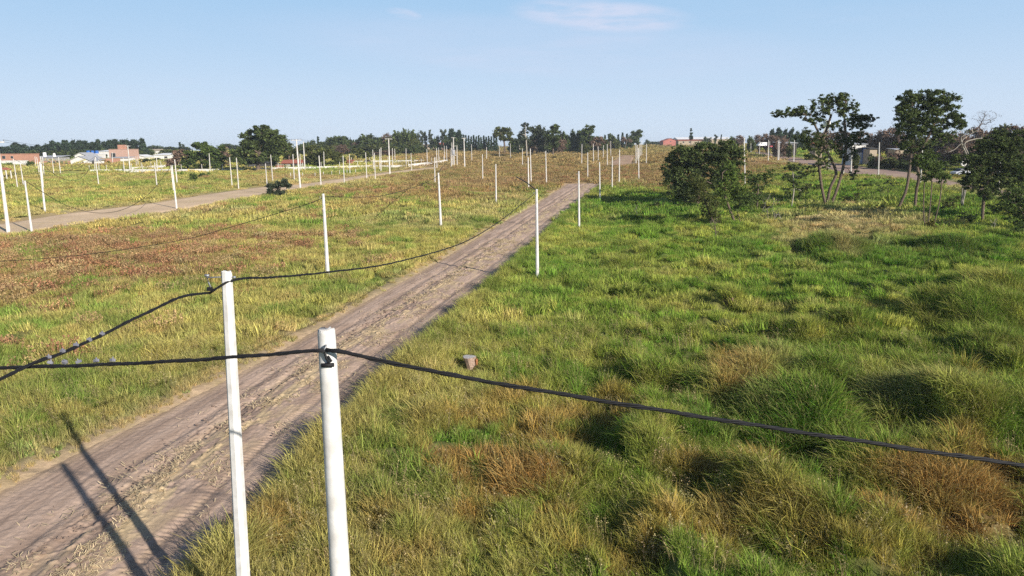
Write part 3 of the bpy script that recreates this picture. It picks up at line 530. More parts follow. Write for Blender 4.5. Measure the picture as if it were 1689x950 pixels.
for i, t in enumerate(TALL):
    b, top = pole_axis(t); h = float(np.linalg.norm(top-b)); o = empty('power_pole', tuple(b)); o.rotation_mode = 'QUATERNION'; o.rotation_quaternion = Vector((0, 0, 1)).rotation_difference(Vector(top-b).normalized())
    tag(o, TL[i], 'power pole', 'tall power poles'); pole_mesh(h, .24, .14, 10).build('shaft', M['polefar'], o); TT.append(top)
    if i != 3:
        a = 1.15 if i in (2, 4) else .8; yw = R(20); ca, sa = math.cos(yw), math.sin(yw)
        m = MB(); m.tube([(-a*ca, -a*sa, h-.18), (a*ca, a*sa, h-.18)], .075, 6); m.build('crossarm', M['polefar'], o)
        for q in (-1, -.35, .35 if i != 6 else -.7, 1):
            m = MB(); m.tube([(a*q*.93*ca, a*q*.93*sa, h-.1), (a*q*.93*ca, a*q*.93*sa, h+.16)], [.04, .06], 6); m.build('insulator', M['clip'], o)
    if i == 5:
        m = MB(); m.box(-.55, .55, -.62, -.14, h*.40, h*.57); m.box(-.42, .42, -.70, -.62, h*.42, h*.55); m.build('transformer', M['zinc'], o)
        for q in (-.3, 0, .3): m = MB(); m.tube([(q, -.38, h*.57), (q, -.38, h*.61)], .06, 6); m.build('bushing', M['clip'], o)
        m = MB(); m.box(-1.3, .9, -.14-.06, -.14, h*.37, h*.395); m.build('platform', M['polefar'], o)
        m = MB(); m.tube([(-.9, 0, h*.70), (.9, 0, h*.70)], .06, 6); m.build('fuse_arm', M['polefar'], o)
for i, t in enumerate(GREYS):
    b, top = pole_axis(t); h = float(np.linalg.norm(top-b)); o = empty('street_light_pole', tuple(b)); o.rotation_mode = 'QUATERNION'; o.rotation_quaternion = Vector((0, 0, 1)).rotation_difference(Vector(top-b).normalized())
    tag(o, ['slim grey pole in front of the dark shed under the domed tree', 'slim grey pole close behind a white pole, right side', 'slim grey pole before the big leaning tree on the right', 'slim pale pole rising from the brown thicket'][i], 'lamp pole')
    m = MB(); m.tube([(0, 0, 0), (0, 0, h)], [.11, .06], 8); m.build('shaft', M['grey'], o)
    m = MB(); m.tube([(0, 0, h-.1), (.5, 0, h+.1), (.9, 0, h+.05)], .03, 6); m.build('arm', M['grey'], o); m = MB(); m.box(.8, 1.25, -.1, .1, h-.02, h+.06); m.build('lamp_head', M['clip'], o)
# the two near poles
def rough_top(bm_, seed, n, rt, h):
    return bm_
P1b, P1t = hit(409, 1100), None
d = ray(373.5, 446); P1t = np.array([0, 0, CH])+d*(P1b[1]/d[1]*1.008); P2b = hit(590, 1450); d = ray(538, 541); P2t = np.array([0, 0, CH])+d*(P2b[1]/d[1])
def near_pole(b, top, r0, r1, n, label, ph, seed):
    h = float(np.linalg.norm(top-b)); o = empty('concrete_pole', tuple(b)); o.rotation_mode = 'QUATERNION'; o.rotation_quaternion = Vector((0, 0, 1)).rotation_difference(Vector(top-b).normalized())
    tag(o, label, 'utility pole', 'near white poles'); g = np.random.default_rng(seed); m = MB(); K = 44; nn = n*4 if n > 8 else n*2
    zs = np.r_[np.linspace(-.5, h-.25, 30), h-.18, h-.12, h-.06, h-.025, h]; prof = []
    for z in zs:
        t = max(z, 0)/h; r = r0*(1-t)+r1*t; row = []
        for k in range(nn):
            a = 2*math.pi*k/nn+ph; rr = r
            if n <= 8:   # octagonal with slightly eased arrises
                seg = 2*math.pi/n; q = ((a-ph) % seg)-seg/2; rr = r*math.cos(seg/2)/math.cos(q)*1.02
            zz = z
            if z > h-.1: rr *= 1-(.16 if z >= h else .03)*g.uniform(.3, 1.3); zz = z-g.uniform(0, .035)*(z > h-.05)
            row.append((rr*math.cos(a), rr*math.sin(a), zz))
        prof.append(row)
    V = [v for row in prof for v in row]; Fq = [(i*nn+k, i*nn+(k+1) % nn, (i+1)*nn+(k+1) % nn, (i+1)*nn+k) for i in range(len(zs)-1) for k in range(nn)]
    V.append((0, 0, h-.02)); c = len(V)-1; Fq += [((len(zs)-1)*nn+k, (len(zs)-1)*nn+(k+1) % nn, c) for k in range(nn)]
    sh = mesh('shaft', V, Fq, M['pole'], o); return o, h
p1, h1 = near_pole(P1b, P1t, .155, .098, 8, 'near white octagonal pole with eyebolt, left of the other near pole', .2, 3)
p2, h2 = near_pole(P2b, P2t, .17, .112, 16, 'nearest round white pole with chipped top and steel hook', 0, 4)
for f_ in p2.children[0].data.polygons: f_.use_smooth = True
# hook and clamp of the round pole (towards the camera), eyebolt of the octagonal one
def tocam(p): v = np.array([-p[0], -p[1]]); return math.atan2(v[1], v[0])
a2 = tocam(P2t)-.12; ca, sa = math.cos(a2), math.sin(a2)
m = MB(); hk = [(.10, 0, h2-.20), (.17, 0, h2-.19), (.19, -.01, h2-.23), (.165, -.01, h2-.26), (.15, 0, h2-.30)]; m.tube([(x*ca-y*sa, x*sa+y*ca, z) for x, y, z in hk], .014, 8); m.build('hook', M['grey'], p2, smooth=True)
m = MB(); hk = [(.15, -.02, h2-.28), (.155, .0, h2-.36), (.15, .03, h2-.43), (.15, .06, h2-.40), (.155, .02, h2-.33)]; m.tube([(x*ca-y*sa, x*sa+y*ca, z) for x, y, z in hk], .016, 8)
m.tube([((.15)*ca+.07*sa, .15*sa-.07*ca, h2-.45), (.155*ca-.09*sa, .155*sa+.09*ca, h2-.45)], .028, 8); m.build('suspension_clamp', M['cable'], p2, smooth=True)
m = MB(); m.tube([(-.36, -.05, h1-.14), (-.12, -.02, h1-.13), (.14, .0, h1-.13)], .013, 8); m.tube([(.12, 0, h1-.13), (.17, 0, h1-.13)], .026, 6); m.tube([(-.33, -.05, h1-.08), (-.36, -.05, h1-.14), (-.34, -.05, h1-.24), (-.30, -.05, h1-.33)], .017, 8)
m.tube([(-.40, -.05, h1-.10), (-.32, -.05, h1-.10)], .028, 6); m.build('eyebolt', M['grey'], p1, smooth=True)
m = MB(); m.box(-.37, -.27, -.08, -.02, h1-.40, h1-.33); m.build('suspension_clamp', M['cable'], p1)
# ------------------------------------------------------------------ cables
def crspline(P, n=14):
    P = [np.asarray(p, float) for p in P]; Q = [2*P[0]-P[1]]+P+[2*P[-1]-P[-2]]; o = []
    for i in range(1, len(Q)-2):
        for k in range(n):
            t = k/n; o.append(.5*((2*Q[i])+(Q[i+1]-Q[i-1])*t+(2*Q[i-1]-5*Q[i]+4*Q[i+1]-Q[i+2])*t*t+(3*Q[i]-Q[i-1]-3*Q[i+1]+Q[i+2])*t**3))
    o.append(P[-1]); return o
def bundle(name, P, r, strands, pitch, label, group=None, n=24):
    Q = crspline(P, n); L_ = np.r_[0, np.cumsum([np.linalg.norm(Q[i+1]-Q[i]) for i in range(len(Q)-1)])]; m = MB()
    # even resample
    st = pitch/6 if strands > 1 else max(.5, L_[-1]/80); N = max(4, int(L_[-1]/st)); s = np.linspace(0, L_[-1], N); Q = np.array(Q); Q = np.c_[[np.interp(s, L_, Q[:, k]) for k in range(3)]].T
    if strands == 1: m.tube(list(Q), r, 6)
    else:
        T = np.gradient(Q, axis=0); T /= np.linalg.norm(T, axis=1)[:, None]; A = np.cross(T, [0, 0, 1.]); A /= np.linalg.norm(A, axis=1)[:, None]; B = np.cross(A, T); g = random.uniform(0, 9)
        for k in range(strands):
            wob_ = 1+.35*np.sin(s*2.3+k*1.7)+.25*np.sin(s*5.1+k*2.9); ph = 2*np.pi*s/pitch+2*np.pi*k/strands+.8*np.sin(s*.9+g); rr = r*wob_
            m.tube(list(Q+A*(np.cos(ph)*rr)[:, None]+B*(np.sin(ph)*rr)[:, None]), r*.82, 6)
    o = m.build(name, M['cable'], smooth=True); tag(o, label, 'cable', group); return o
rowd = np.array([1.0, -.16])
def pl(pts, p0, p1): return [vplane(x, y, p0, p1) for x, y in pts]
q0 = P2b[:2]-np.array([0, .17]); qa = q0+rowd; A_pts = pl([(-60, 608), (0, 606.5), (60, 605), (180, 601), (300, 595), (420, 586.5), (500, 580), (537, 577.5)], q0, qa)
bundle('overhead_cable', A_pts, .0150, 4, .75, 'thick twisted black cable from the nearest pole to the left edge', 'thick twisted cables')
qb = q0-np.array([0, 0.0]); B_pts = pl([(537, 577.5), (575, 582.5), (700, 610), (860, 639), (1000, 662), (1160, 688), (1435, 730), (1689, 768), (1850, 789)], q0, q0+np.array([1, -.10]))
bundle('overhead_cable', B_pts, .0160, 4, .9, 'thick twisted black cable from the nearest pole to the right edge', 'thick twisted cables')
Xp = vplane(58, 603, q0, qa); e1 = P1t+np.array([-.33, -.1, -.42]); cc = np.array([Xp[0], Xp[1]])
C_pts = [e1]+pl([(300, 489.5), (225, 524), (165, 554), (110, 579)], e1[:2], cc)+[Xp+np.array([0, 0, .04])]+pl([(0, 625), (-70, 655)], e1[:2], cc)
bundle('overhead_cable', C_pts, .0145, 4, .75, 'twisted black cable sloping down left from the octagonal pole', 'thick twisted cables')
t885 = ptop[81]; p8 = np.array([t885[0]-.2, t885[1]]); s1_ = np.array([P1t[0]+.1, P1t[1]-.05])
D_pts = [e1+np.array([.0, 0, -.01])]+pl([(386, 461.5), (460, 456.5), (543, 448.5), (650, 433), (758, 402.5), (812, 373), (850, 345), (881, 320)], s1_, p8)
bundle('overhead_cable', D_pts, .0145, 4, .8, 'black cable swooping from the octagonal pole over the dirt road', 'thick twisted cables')
t533 = ptop[58]; t723 = ptop[57]
bundle('overhead_cable', pl([(-120, 438), (0, 431), (107, 423.5), (215, 410), (308, 394), (372, 377), (500, 339), (533, 326)], t533[:2], t533[:2]+np.array([-1, .16])), .03, 1, 1, 'thin black cable sagging over the russet weeds at left', 'thin field cables')
bundle('overhead_cable', pl([(534, 324.5), (600, 325), (631, 322.5), (666, 314), (698, 303), (723, 290)], t533[:2], t723[:2]), .028, 1, 1, 'thin black cable between the two lone poles left of the road', 'thin field cables')
bundle('overhead_cable', [t723, (t723*.5+TT[5]*.5)-np.array([0, 0, 2.6]), ptop[48]], .04, 1, 1, 'thin black cable rising toward the transformer pole', 'thin field cables')
bundle('overhead_cable', [t885+np.array([0, 0, -.1]), at(868, 301, t885[1]+6), at(851, 291.5, t885[1]+14)], .045, 1, 1, 'loose cable end sticking up left of the roadside pole', 'thin field cables')
def sag(a, b, s, label, r=.035, gp='thin field cables'):
    a, b = np.array(a), np.array(b); bundle('overhead_cable', [a+(b-a)*t-np.array([0, 0, 4*s*t*(1-t)]) for t in (0, .2, .4, .6, .8, 1)], r, 1, 1, label, gp)
sag(ptop[4], ptop[10], 4.6, 'thin cable from the far-left poles to the pole before the pink house')
sag(ptop[10], ptop[18], 4.2, 'thin cable sagging just right of the tall crossarm pole')
sag(ptop[0], ptop[19], 6.2, 'thin cable over the left track from edge to the twin poles')
sag(ptop[1], ptop[10], 3.6, 'thin cable nearest the brick houses at the far left')
sag(ptop[55], ptop[63], 3.0, 'thin cable across the brown field before the grey trees')
sag(ptop[63], ptop[73], 2.0, 'thin cable crossing above the far road')
sag(ptop[51], ptop[55], 2.0, 'thin cable in the brown field right of the transformer')
for k, (i, j) in enumerate(((0, 1), (1, 2), (2, 4), (4, 5))):
    nmz = ['from the left-edge pole to the pink house pole', 'from the pink house pole to the domed tree', 'from the domed tree to the T-topped pole', 'from the T-topped pole to the transformer'][k]
    for q in (-1, 1): a, b = TT[i]+np.array([q*.8, 0, .1]), TT[j]+np.array([q*.8, 0, .1]); sag(a, b, 1.6, '%s power line %s' % ('upper' if q > 0 else 'lower', nmz), .018, 'power lines')
# clips that join the two cables left of the poles
def clips(pts, labels):
    for p, lb in zip(pts, labels):
        m = MB(); m.box(-.026, .026, -.024, .024, -.018, .022); m.tube([(0, 0, .02), (0, 0, .046)], .009, 6); m.tube([(-.036, 0, .0), (.036, 0, 0)], .016, 6); o = m.build('cable_clip', M['clip'], loc=tuple(p)); o.rotation_euler = (random.uniform(-.5, .5), random.uniform(-.4, .4), random.uniform(-.5, .5)); tag(o, lb, 'cable clip', 'grey cable clips')
cw = ['lowest', 'second lowest', 'middle', 'second highest', 'highest']
clips([p+np.array([0, -.02, .02]) for p in pl([(82, 591), (105, 580.5), (127, 570.5), (149, 562), (170, 552)], e1[:2], cc)], ['%s grey clip on the cable sloping up to the octagonal pole' % q for q in cw])
cw = ['leftmost', 'second from left', 'middle', 'second from right', 'rightmost']
clips([p+np.array([0, 0, .02]) for p in pl([(83, 600.5), (107, 599.5), (130, 599), (159, 597.5), (186, 596.5)], q0, qa)], ['%s grey clip on the level cable left of the poles' % q for q in cw])

# ------------------------------------------------------------------ low white fences
def fence(pts, hgt, step, label, wall=.95, mt='polefar'):
    W = [hit(*p) for p in pts]; W = [np.array([q[0], q[1], terr(q[0], q[1])]) for q in W]; o = empty('perimeter_fence', tuple(W[0])); tag(o, label, 'fence'); b0 = W[0]; m = MB(); n = 0
    for a, b in zip(W[:-1], W[1:]):
        d = (b-a)[:2]; L_ = np.hypot(*d); u = d/L_; nrm = np.array([-u[1], u[0]])*.09; s = a-b0; e = b-b0
        m.add([(s[0]-nrm[0], s[1]-nrm[1], s[2]-.6), (e[0]-nrm[0], e[1]-nrm[1], e[2]-.6), (e[0]+nrm[0], e[1]+nrm[1], e[2]-.6), (s[0]+nrm[0], s[1]+nrm[1], s[2]-.6), (s[0]-nrm[0], s[1]-nrm[1], s[2]+wall), (e[0]-nrm[0], e[1]-nrm[1], e[2]+wall), (e[0]+nrm[0], e[1]+nrm[1], e[2]+wall), (s[0]+nrm[0], s[1]+nrm[1], s[2]+wall)],
              [(0, 1, 5, 4), (1, 2, 6, 5), (2, 3, 7, 6), (3, 0, 4, 7), (4, 5, 6, 7)])
        k = max(1, int(round(L_/step)))
        for i in range(k):
            p = s+(e-s)*(i/k); pm = MB(); pm.tube([(p[0], p[1]-.16, p[2]-.3), (p[0]+random.uniform(-.08, .08), p[1]-.16, p[2]+hgt+.5)], .085, 6); pm.build('post', M[mt], o)
    if wall > 0: m.build('base_wall', M['white'], o)
    return o
fence([(149, 284.5), (205, 283.5), (300, 283.5), (402, 282.7)], 2.1, 6.5, 'low white wall with posts, from the blue tanks to the domed tree')
fence([(419, 281.5), (500, 279.5), (590, 277.2), (668, 276.6)], 2.0, 7, 'low white wall with posts, running from the domed tree rightwards')
fence([(674, 275), (705, 271.5), (738, 267)], 2.1, 5, 'low white wall stepping back toward the transformer pole')
fence([(218, 280), (250, 277.5), (282, 275), (300, 274)], 2.0, 7, 'rear low white wall before the dark trees, left')
fence([(580, 269.2), (640, 268.2), (700, 267.4)], 2.0, 9, 'rear low white wall behind the dark grazing horse')
fence([(480, 293), (520, 293), (573, 287), (600, 285)], 1.0, 4.5, 'row of short pale stakes beside the left track', wall=0)

# ------------------------------------------------------------------ buildings: x0,x1 eave y, base y in the photo, distance, depth
def building(x0, x1, yt, yb, D, dep, wm_, rm_, roof='flat', rh=1.2, label='', wins=(), door=None, name='house', yaw=0, extras=None, wc='glass'):
    a, b = at(x0, yb, D), at(x1, yb, D); t = at((x0+x1)/2, yt, D); base = (a+b)/2; Wd_ = (b[0]-a[0]); H_ = t[2]-base[2]
    o = empty(name, (base[0], base[1], base[2]), yaw); tag(o, label, 'building'); w2 = Wd_/2
    m = MB(); m.box(-w2, w2, 0, dep, -3, H_)
    if roof == 'gable': m.add([(-w2, 0, H_), (w2, 0, H_), (0, 0, H_+rh-.05), (-w2, dep, H_), (w2, dep, H_), (0, dep, H_+rh-.05)], [(0, 1, 2), (4, 3, 5)])
    m.build('wall', M[wm_], o)
    if roof == 'flat': m = MB(); m.box(-w2-.15, w2+.15, -.15, dep+.15, H_+.003, H_+.22); r_ = m.build('roof', M[rm_], o)
    elif roof == 'shed': m = MB(); m.add([(-w2-.4, -.5, H_+.05), (w2+.4, -.5, H_+.05), (w2+.4, dep+.4, H_+rh), (-w2-.4, dep+.4, H_+rh), (-w2-.4, -.5, H_+.17), (w2+.4, -.5, H_+.17), (w2+.4, dep+.4, H_+rh+.12), (-w2-.4, dep+.4, H_+rh+.12)], [(3, 2, 1, 0), (4, 5, 6, 7), (0, 1, 5, 4), (1, 2, 6, 5), (2, 3, 7, 6), (3, 0, 4, 7)]); r_ = m.build('roof', M[rm_], o)
    elif roof == 'gable':
        m = MB()
        for s in (-1, 1):
            e = .4; zz = H_-e*rh/w2; m.add([(s*(w2+e), -.5, zz), (0, -.5, H_+rh), (0, dep+.5, H_+rh), (s*(w2+e), dep+.5, zz), (s*(w2+e), -.5, zz+.14), (0, -.5, H_+rh+.14), (0, dep+.5, H_+rh+.14), (s*(w2+e), dep+.5, zz+.14)], [(0, 1, 2, 3), (4, 5, 6, 7), (0, 1, 5, 4), (2, 3, 7, 6), (3, 0, 4, 7), (1, 2, 6, 5)])
        r_ = m.build('roof', M[rm_], o)
    else:   # ridge along the width
        m = MB(); m.add([(-w2-.4, -.5, H_), (w2+.4, -.5, H_), (w2+.4, dep+.5, H_), (-w2-.4, dep+.5, H_), (-w2-.4, dep/2, H_+rh), (w2+.4, dep/2, H_+rh)], [(0, 1, 5, 4), (2, 3, 4, 5), (0, 4, 3), (1, 2, 5), (3, 2, 1, 0)]); r_ = m.build('roof', M[rm_], o)
    for fx, fz, fw, fh in wins:
        x = -w2+Wd_*fx; z = H_*fz; f = MB(); f.box(x-fw/2-.1, x+fw/2+.1, -.05, .06, z-fh/2-.1, z+fh/2+.1); fo = f.build('window', M['greywall'], o); f = MB(); f.box(x-fw/2, x+fw/2, -.09, -.052, z-fh/2, z+fh/2); f.build('pane', M[wc], fo)
    if door is not None: x = -w2+Wd_*door; f = MB(); f.box(x-.5, x+.5, -.07, .05, 0, 2.1); f.build('door', M['dark'], o)
    return o, w2, H_, dep
ROW = [(.2, .6, 1.2, 1.1), (.45, .6, 1.2, 1.1), (.8, .6, 1.0, 1.0)]
building(-30, 38, 254.5, 267, 330, 12, 'brick', 'brick', label='long unfinished orange brick house at the left edge', wins=[(.35, .6, 1.4, 1.3), (.55, .6, 1.4, 1.3), (.75, .6, 1.0, 1.0)])
building(-30, 46, 265.5, 271, 318, .25, 'white', 'white', label='pale garden wall before the orange brick house', name='garden_wall')
building(39, 50, 262, 267, 345, 6, 'white', 'whitesheet', 'shed', .6, label='small white outbuilding right of the orange brick house')
o_, w_, H_, d_ = building(56, 96, 260, 268, 362, 10, 'greywall', 'zinc', 'shed', .9, label='grey house with sheet roof and tall white water tank', wins=[(.3, .5, 1.4, 1.2), (.7, .5, 1.4, 1.2)])
m = MB(); m.tube([(-w_*.45, 4, H_+.3), (-w_*.45, 4, H_+2.6)], .8, 12); m.build('water_tank', M['whitesheet'], o_); m = MB(); m.tube([(w_*.45, 3, H_+.1), (w_*.45, 3, H_+2.2)], [.9, .5], 8); m.build('water_tank', M['white'], o_)
building(72, 117, 265.5, 272.5, 335, 8, 'brick', 'tan', label='low orange brick building with four square openings', wins=[(.22, .6, 1.3, 1.2), (.38, .6, 1.3, 1.2), (.68, .6, 1.2, 1.2), (.85, .6, 1.0, 1.0)], door=.52)
building(117, 148, 264, 272.5, 330, 14, 'white', 'zinc', 'gable', 1.8, label='big white shed with grey gable roof by the brick building')
building(124, 143, 256.5, 264, 362, 10, 'white', 'zinc', 'gable', 1.4, label='white gabled house behind the big white shed', wins=[(.7, .5, 1.2, 1)])
building(148, 160, 266, 272, 325, 6, 'white', 'zinc', 'shed', .8, label='small open white garage right of the big shed', door=.5)
o_, w_, H_, d_ = building(140, 161, 254, 263, 375, 8, 'white', 'whitesheet', label='white building carrying three blue water tanks', wins=[(.6, .4, 1.2, 1.2)])
for q in (-.7, 0, .68): m = MB(); m.tube([(w_*q, 2, H_+.25), (w_*q, 2, H_+1.9)], .85, 12); m.build('blue_tank', M['blue'], o_)
building(162, 180, 250, 262, 400, 9, 'white', 'whitesheet', 'shed', .7, label='white house between blue tanks and pink house', wins=[(.8, .5, 1, 1)])
building(167, 184, 261.5, 270.5, 340, 8, 'brick', 'tan', label='small orange brick hut below the pink house', wins=[(.2, .5, 1.3, 1.3)])
o_, w_, H_, d_ = building(181, 212, 246.5, 263, 372, 11, 'pinkbrick', 'pinkbrick', label='two-storey pink brick house with rooftop box', wins=[(.22, .42, 2.2, 2.2)])
m = MB(); m.box(-w_*.35, w_*.2, 3, 7, H_+.24, H_+2.4); m.build('stair_box', M['brick'], o_)
building(182, 213, 261, 270, 350, 6, 'white', 'zinc', 'shed', .6, label='pale pink single-storey front of the pink brick house', wins=[(.18, .4, 1.8, 2), (.4, .5, 1.0, 1)])
building(215, 240, 258.5, 263, 385, 10, 'white', 'whitesheet', 'gable', 1.0, label='low white hall with rounded-looking white roof, right of pink house')
building(254, 279, 256, 263, 395, 12, 'white', 'whitesheet', 'shed', 1.0, label='low white barn left of the green tree clump', wins=[(.8, .5, 1.6, 1)])
building(235, 262, 248.5, 253, 520, 10, 'white', 'tan', 'hip', 1.2, label='row of pale roofs far behind the white barn')
building(465, 494, 269.5, 278, 262, 7, 'greywall', 'tile', 'hip', 1.3, label='red-roofed pale grey house beside the domed tree', wins=[(.15, .6, .8, 1), (.55, .6, .8, 1)], door=.8)
building(455, 464, 272.5, 279.3, 255, 3, 'brick', 'tan', label='tiny orange brick kiosk left of the red-roofed house')
building(404, 455, 269.5, 280, 270, 6, 'dark', 'dark', 'shed', .6, label='low dark lean-to shed under the domed tree', wins=[(.3, .4, 3, 1.5)])
building(573, 580.5, 265.5, 271, 300, 4, 'brick', 'tile', 'hip', .5, label='small red brick hut right of the olive thicket')
building(572, 592, 240.5, 246, 560, 8, 'tan', 'tan', 'hip', 1.2, label='far tan house above the olive thicket', wins=ROW[:2])
building(657, 676, 240.5, 247, 540, 9, 'white', 'greywall', 'gable', 1.6, label='white gabled house half hidden under the tall centre tree', wins=[(.3, .5, 1.4, 1.2), (.7, .5, 1.4, 1.2)])
building(697, 719, 240, 244.5, 600, 10, 'tan', 'tan', 'hip', 1.2, label='long tan house left of the red brick house, centre', wins=ROW)
building(720, 737, 238.5, 245, 570, 10, 'brick', 'tile', 'hip', 1.6, label='red brick house just left of the transformer pole', wins=ROW)
building(689, 697, 240.5, 244, 610, 6, 'greywall', 'zinc', 'flat', label='small grey shed among the tall thin trees')
o_, w_, H_, d_ = building(925, 947, 235.8, 241.5, 470, 14, 'white', 'whitesheet', 'hip', 1.0, label='white shed at the foot of the grey-green trees', yaw=.2)
building(1094, 1118, 232.5, 237, 640, 16, 'redsheet', 'redsheet', 'gable', 2.3, label='red sheet-clad barn on the horizon', wins=[(.5, .8, .8, .6)])
building(1118, 1205, 229.5, 235.5, 700, 24, 'tan', 'whitesheet', 'hip', 2.2, label='long low warehouse with bright white roof on the horizon')
building(1119, 1160, 232, 238, 620, 10, 'tan', 'tile', 'hip', 1.0, label='brown low houses before the long white warehouse', wins=ROW)
building(1286, 1314, 236.5, 244, 300, 8, 'dark', 'zinc', 'shed', .6, label='dark low shed with light roof, left of the spreading tree', wins=[(.75, .5, 1, 1)])
building(1345, 1356, 238.5, 247, 260, 5, 'tan', 'tile', 'hip', .8, label='tan cottage seen through the spreading tree', wins=[(.5, .5, 1, 1)])
building(1404, 1427, 238.5, 257, 220, 6, 'white', 'zinc', 'shed', .5, label='white house behind the spreading tree, grey flat roof', wins=[(.6, .5, 1.6, 1.4)], door=.3)
building(1434, 1446, 246, 258, 215, 4, 'tan', 'dark', 'shed', .5, label='tan brick shed left of the slim grey pole')
building(1427, 1434, 244, 258, 218, 3, 'blue', 'dark', 'flat', label='narrow dark blue cabin beside the tan shed')
building(1475, 1490, 247, 258, 215, 4, 'tan', 'zinc', 'shed', .3, label='small hut with pale roof behind the leaning tree')
# shelter at far left
o_ = empty('picnic_shelter', tuple(at(8, 292.5, 195))); tag(o_, 'small red-roofed shelter on white posts at far left', 'shelter')
m = MB(); m.add([(-1.7, -1.2, 2.1), (1.7, -1.2, 2.1), (1.7, 1.2, 2.1), (-1.7, 1.2, 2.1), (-1.0, 0, 2.7), (1.0, 0, 2.7)], [(0, 1, 5, 4), (2, 3, 4, 5), (0, 4, 3), (1, 2, 5), (3, 2, 1, 0)]); m.build('roof', M['tile'], o_)
for sx in (-1, 1):
    for sy in (-1, 1): m = MB(); m.tube([(sx*1.2, sy*.9, -.3), (sx*1.2, sy*.9, 2.1)], .14, 8); m.build('post', M['polefar'], o_)
# elevated water tank seen through the spreading tree
o_ = empty('water_tower', tuple(at(1361, 240, 330))); tag(o_, 'white round water tower glimpsed through the spreading tree', 'water tower')
zt_ = float(at(1361, 204, 330)[2]-at(1361, 240, 330)[2]); m = MB(); m.tube([(0, 0, zt_-1.5), (0, 0, zt_-1), (0, 0, zt_+1), (0, 0, zt_+1.6)], [.4, 1.6, 1.6, .4], 14); m.build('tank', M['whitesheet'], o_, smooth=True)
for k in range(4): a = k*math.pi/2+.5; m = MB(); m.tube([(2*math.cos(a), 2*math.sin(a), -1), (1.1*math.cos(a), 1.1*math.sin(a), zt_-1.2)], .12, 6); m.build('leg', M['polefar'], o_)
# ------------------------------------------------------------------ vehicles
def car(px, py, D, L_, paint, label, yaw, van=False):
    p = at(px, py, D); o = empty('parked_van' if van else 'parked_car', tuple(p), yaw); tag(o, label, 'van' if van else 'car'); l, w, hh = L_/2, .86, (1.9 if van else .92)
    prof = [(-l, .35), (-l+.05, .75), (-l+.9, .9), (-l+1.0, .92), (l-.1, .92), (l, .7), (l, .35)] if not van else [(-l, .35), (-l+.02, 1.0), (-l+.8, 1.2), (-l+1.2, 1.95), (l, 1.98), (l, .35)]
    m = MB(); n = len(prof); V = [(x, -w, z) for x, z in prof]+[(x, w, z) for x, z in prof]; m.add(V, [tuple(range(n)), tuple(reversed(range(n, 2*n)))]+[(i, i+n, (i+1) % n+n, (i+1) % n) for i in range(n)]); m.build('body', M[paint], o)
    if not van:
        cb_ = [(-l+1.0, .925), (-l+1.6, 1.42), (l-1.2, 1.45), (l-.5, .925)]; V = [(x, -w*.9+.1*(z > 1), z) for x, z in cb_]+[(x, w*.9-.1*(z > 1), z) for x, z in cb_]; m = MB(); m.add(V, [(0, 1, 2, 3), (7, 6, 5, 4)]+[(i, i+4, (i+1) % 4+4, (i+1) % 4) for i in range(4)]); m.build('window', M['glass'], o)
        m = MB(); m.box(-l+1.65, l-1.25, -w*.78, w*.78, 1.453, 1.48); m.build('roof', M[paint], o)
    else: m = MB(); m.box(-l+1.3, -l+2.3, -w-.01, w+.01, 1.3, 1.75); m.build('window', M['glass'], o)
    for sx in (-l+.8, l-.8):
        for sy in (-w, w): m = MB(); m.tube([(sx, sy-.1, .32), (sx, sy+.1, .32)], .32, 14); wo = m.build('wheel', M['tyre'], o); m = MB(); m.tube([(sx, sy-.11, .32), (sx, sy+.11, .32)], .17, 10); m.build('rim', M['silver'], wo)
    for sy in (-.6, .6): m = MB(); m.box(-l-.01, -l+.04, sy-.15, sy+.15, .6, .72); m.build('headlight', M['whitesheet'], o)
car(1273, 243.5, 330, 4, 'redpaint', 'small red car parked left of the dark low shed', .4)
car(1256, 241.5, 345, 5, 'whitepaint', 'white van parked under bare trees left of the red car', .3, True)
car(1584, 288.5, 165, 4.2, 'silver', 'silver-blue car half hidden behind the pale forked trunk', .2)
# tyre on its side, tarp heap
p = at(1590, 266, 168); m = MB(); RR_ = [(1+.32*math.cos(a), .32*math.sin(a)) for a in np.linspace(0, 2*math.pi, 9)[:-1]]; V = []; Fq = []
for i in range(20):
    a = 2*math.pi*i/20
    for r_, z_ in RR_: V.append((.55*r_*math.cos(a), z_*.5, .55*r_*math.sin(a)+.7))
for i in range(20):
    for k in range(8): Fq.append((i*8+k, i*8+(k+1) % 8, ((i+1) % 20)*8+(k+1) % 8, ((i+1) % 20)*8+k))
m.add(V, Fq); tag(m.build('painted_tyre', M['white'], loc=tuple(p-np.array([0, 0, 1.2])), smooth=True), 'white painted tyre standing beside the pale forked trunk', 'tyre')

# ------------------------------------------------------------------ stump
p = hit(778, 606); z0 = float(ground_z(np.array([p[0]]), np.array([p[1]]))[0][0]); o_ = empty('tree_stump', (p[0], p[1], z0)); tag(o_, 'sawn grey-topped log stump standing in grass right of the road', 'stump'); o_.scale = (.84, .84, .86)
g = np.random.default_rng(2); n = 22; rows = []
for z, r_ in ((-.2, .36), (.2, .33), (.42, .34), (.64, .39), (.69, .40), (.71, .375)): rows.append([(r_*(1+.09*math.sin(3*k*2*math.pi/n+1)+.05*math.sin(7*k*2*math.pi/n))*math.cos(k*2*math.pi/n)-.22*z, r_*(1+.09*math.sin(3*k*2*math.pi/n+1)+.05*math.sin(7*k*2*math.pi/n))*math.sin(k*2*math.pi/n), z) for k in range(n)])
V = [v for r_ in rows for v in r_]; Fq = [(i*n+k, i*n+(k+1) % n, (i+1)*n+(k+1) % n, (i+1)*n+k) for i in range(5) for k in range(n)]; mesh('trunk', V, Fq, M['stump'], o_)
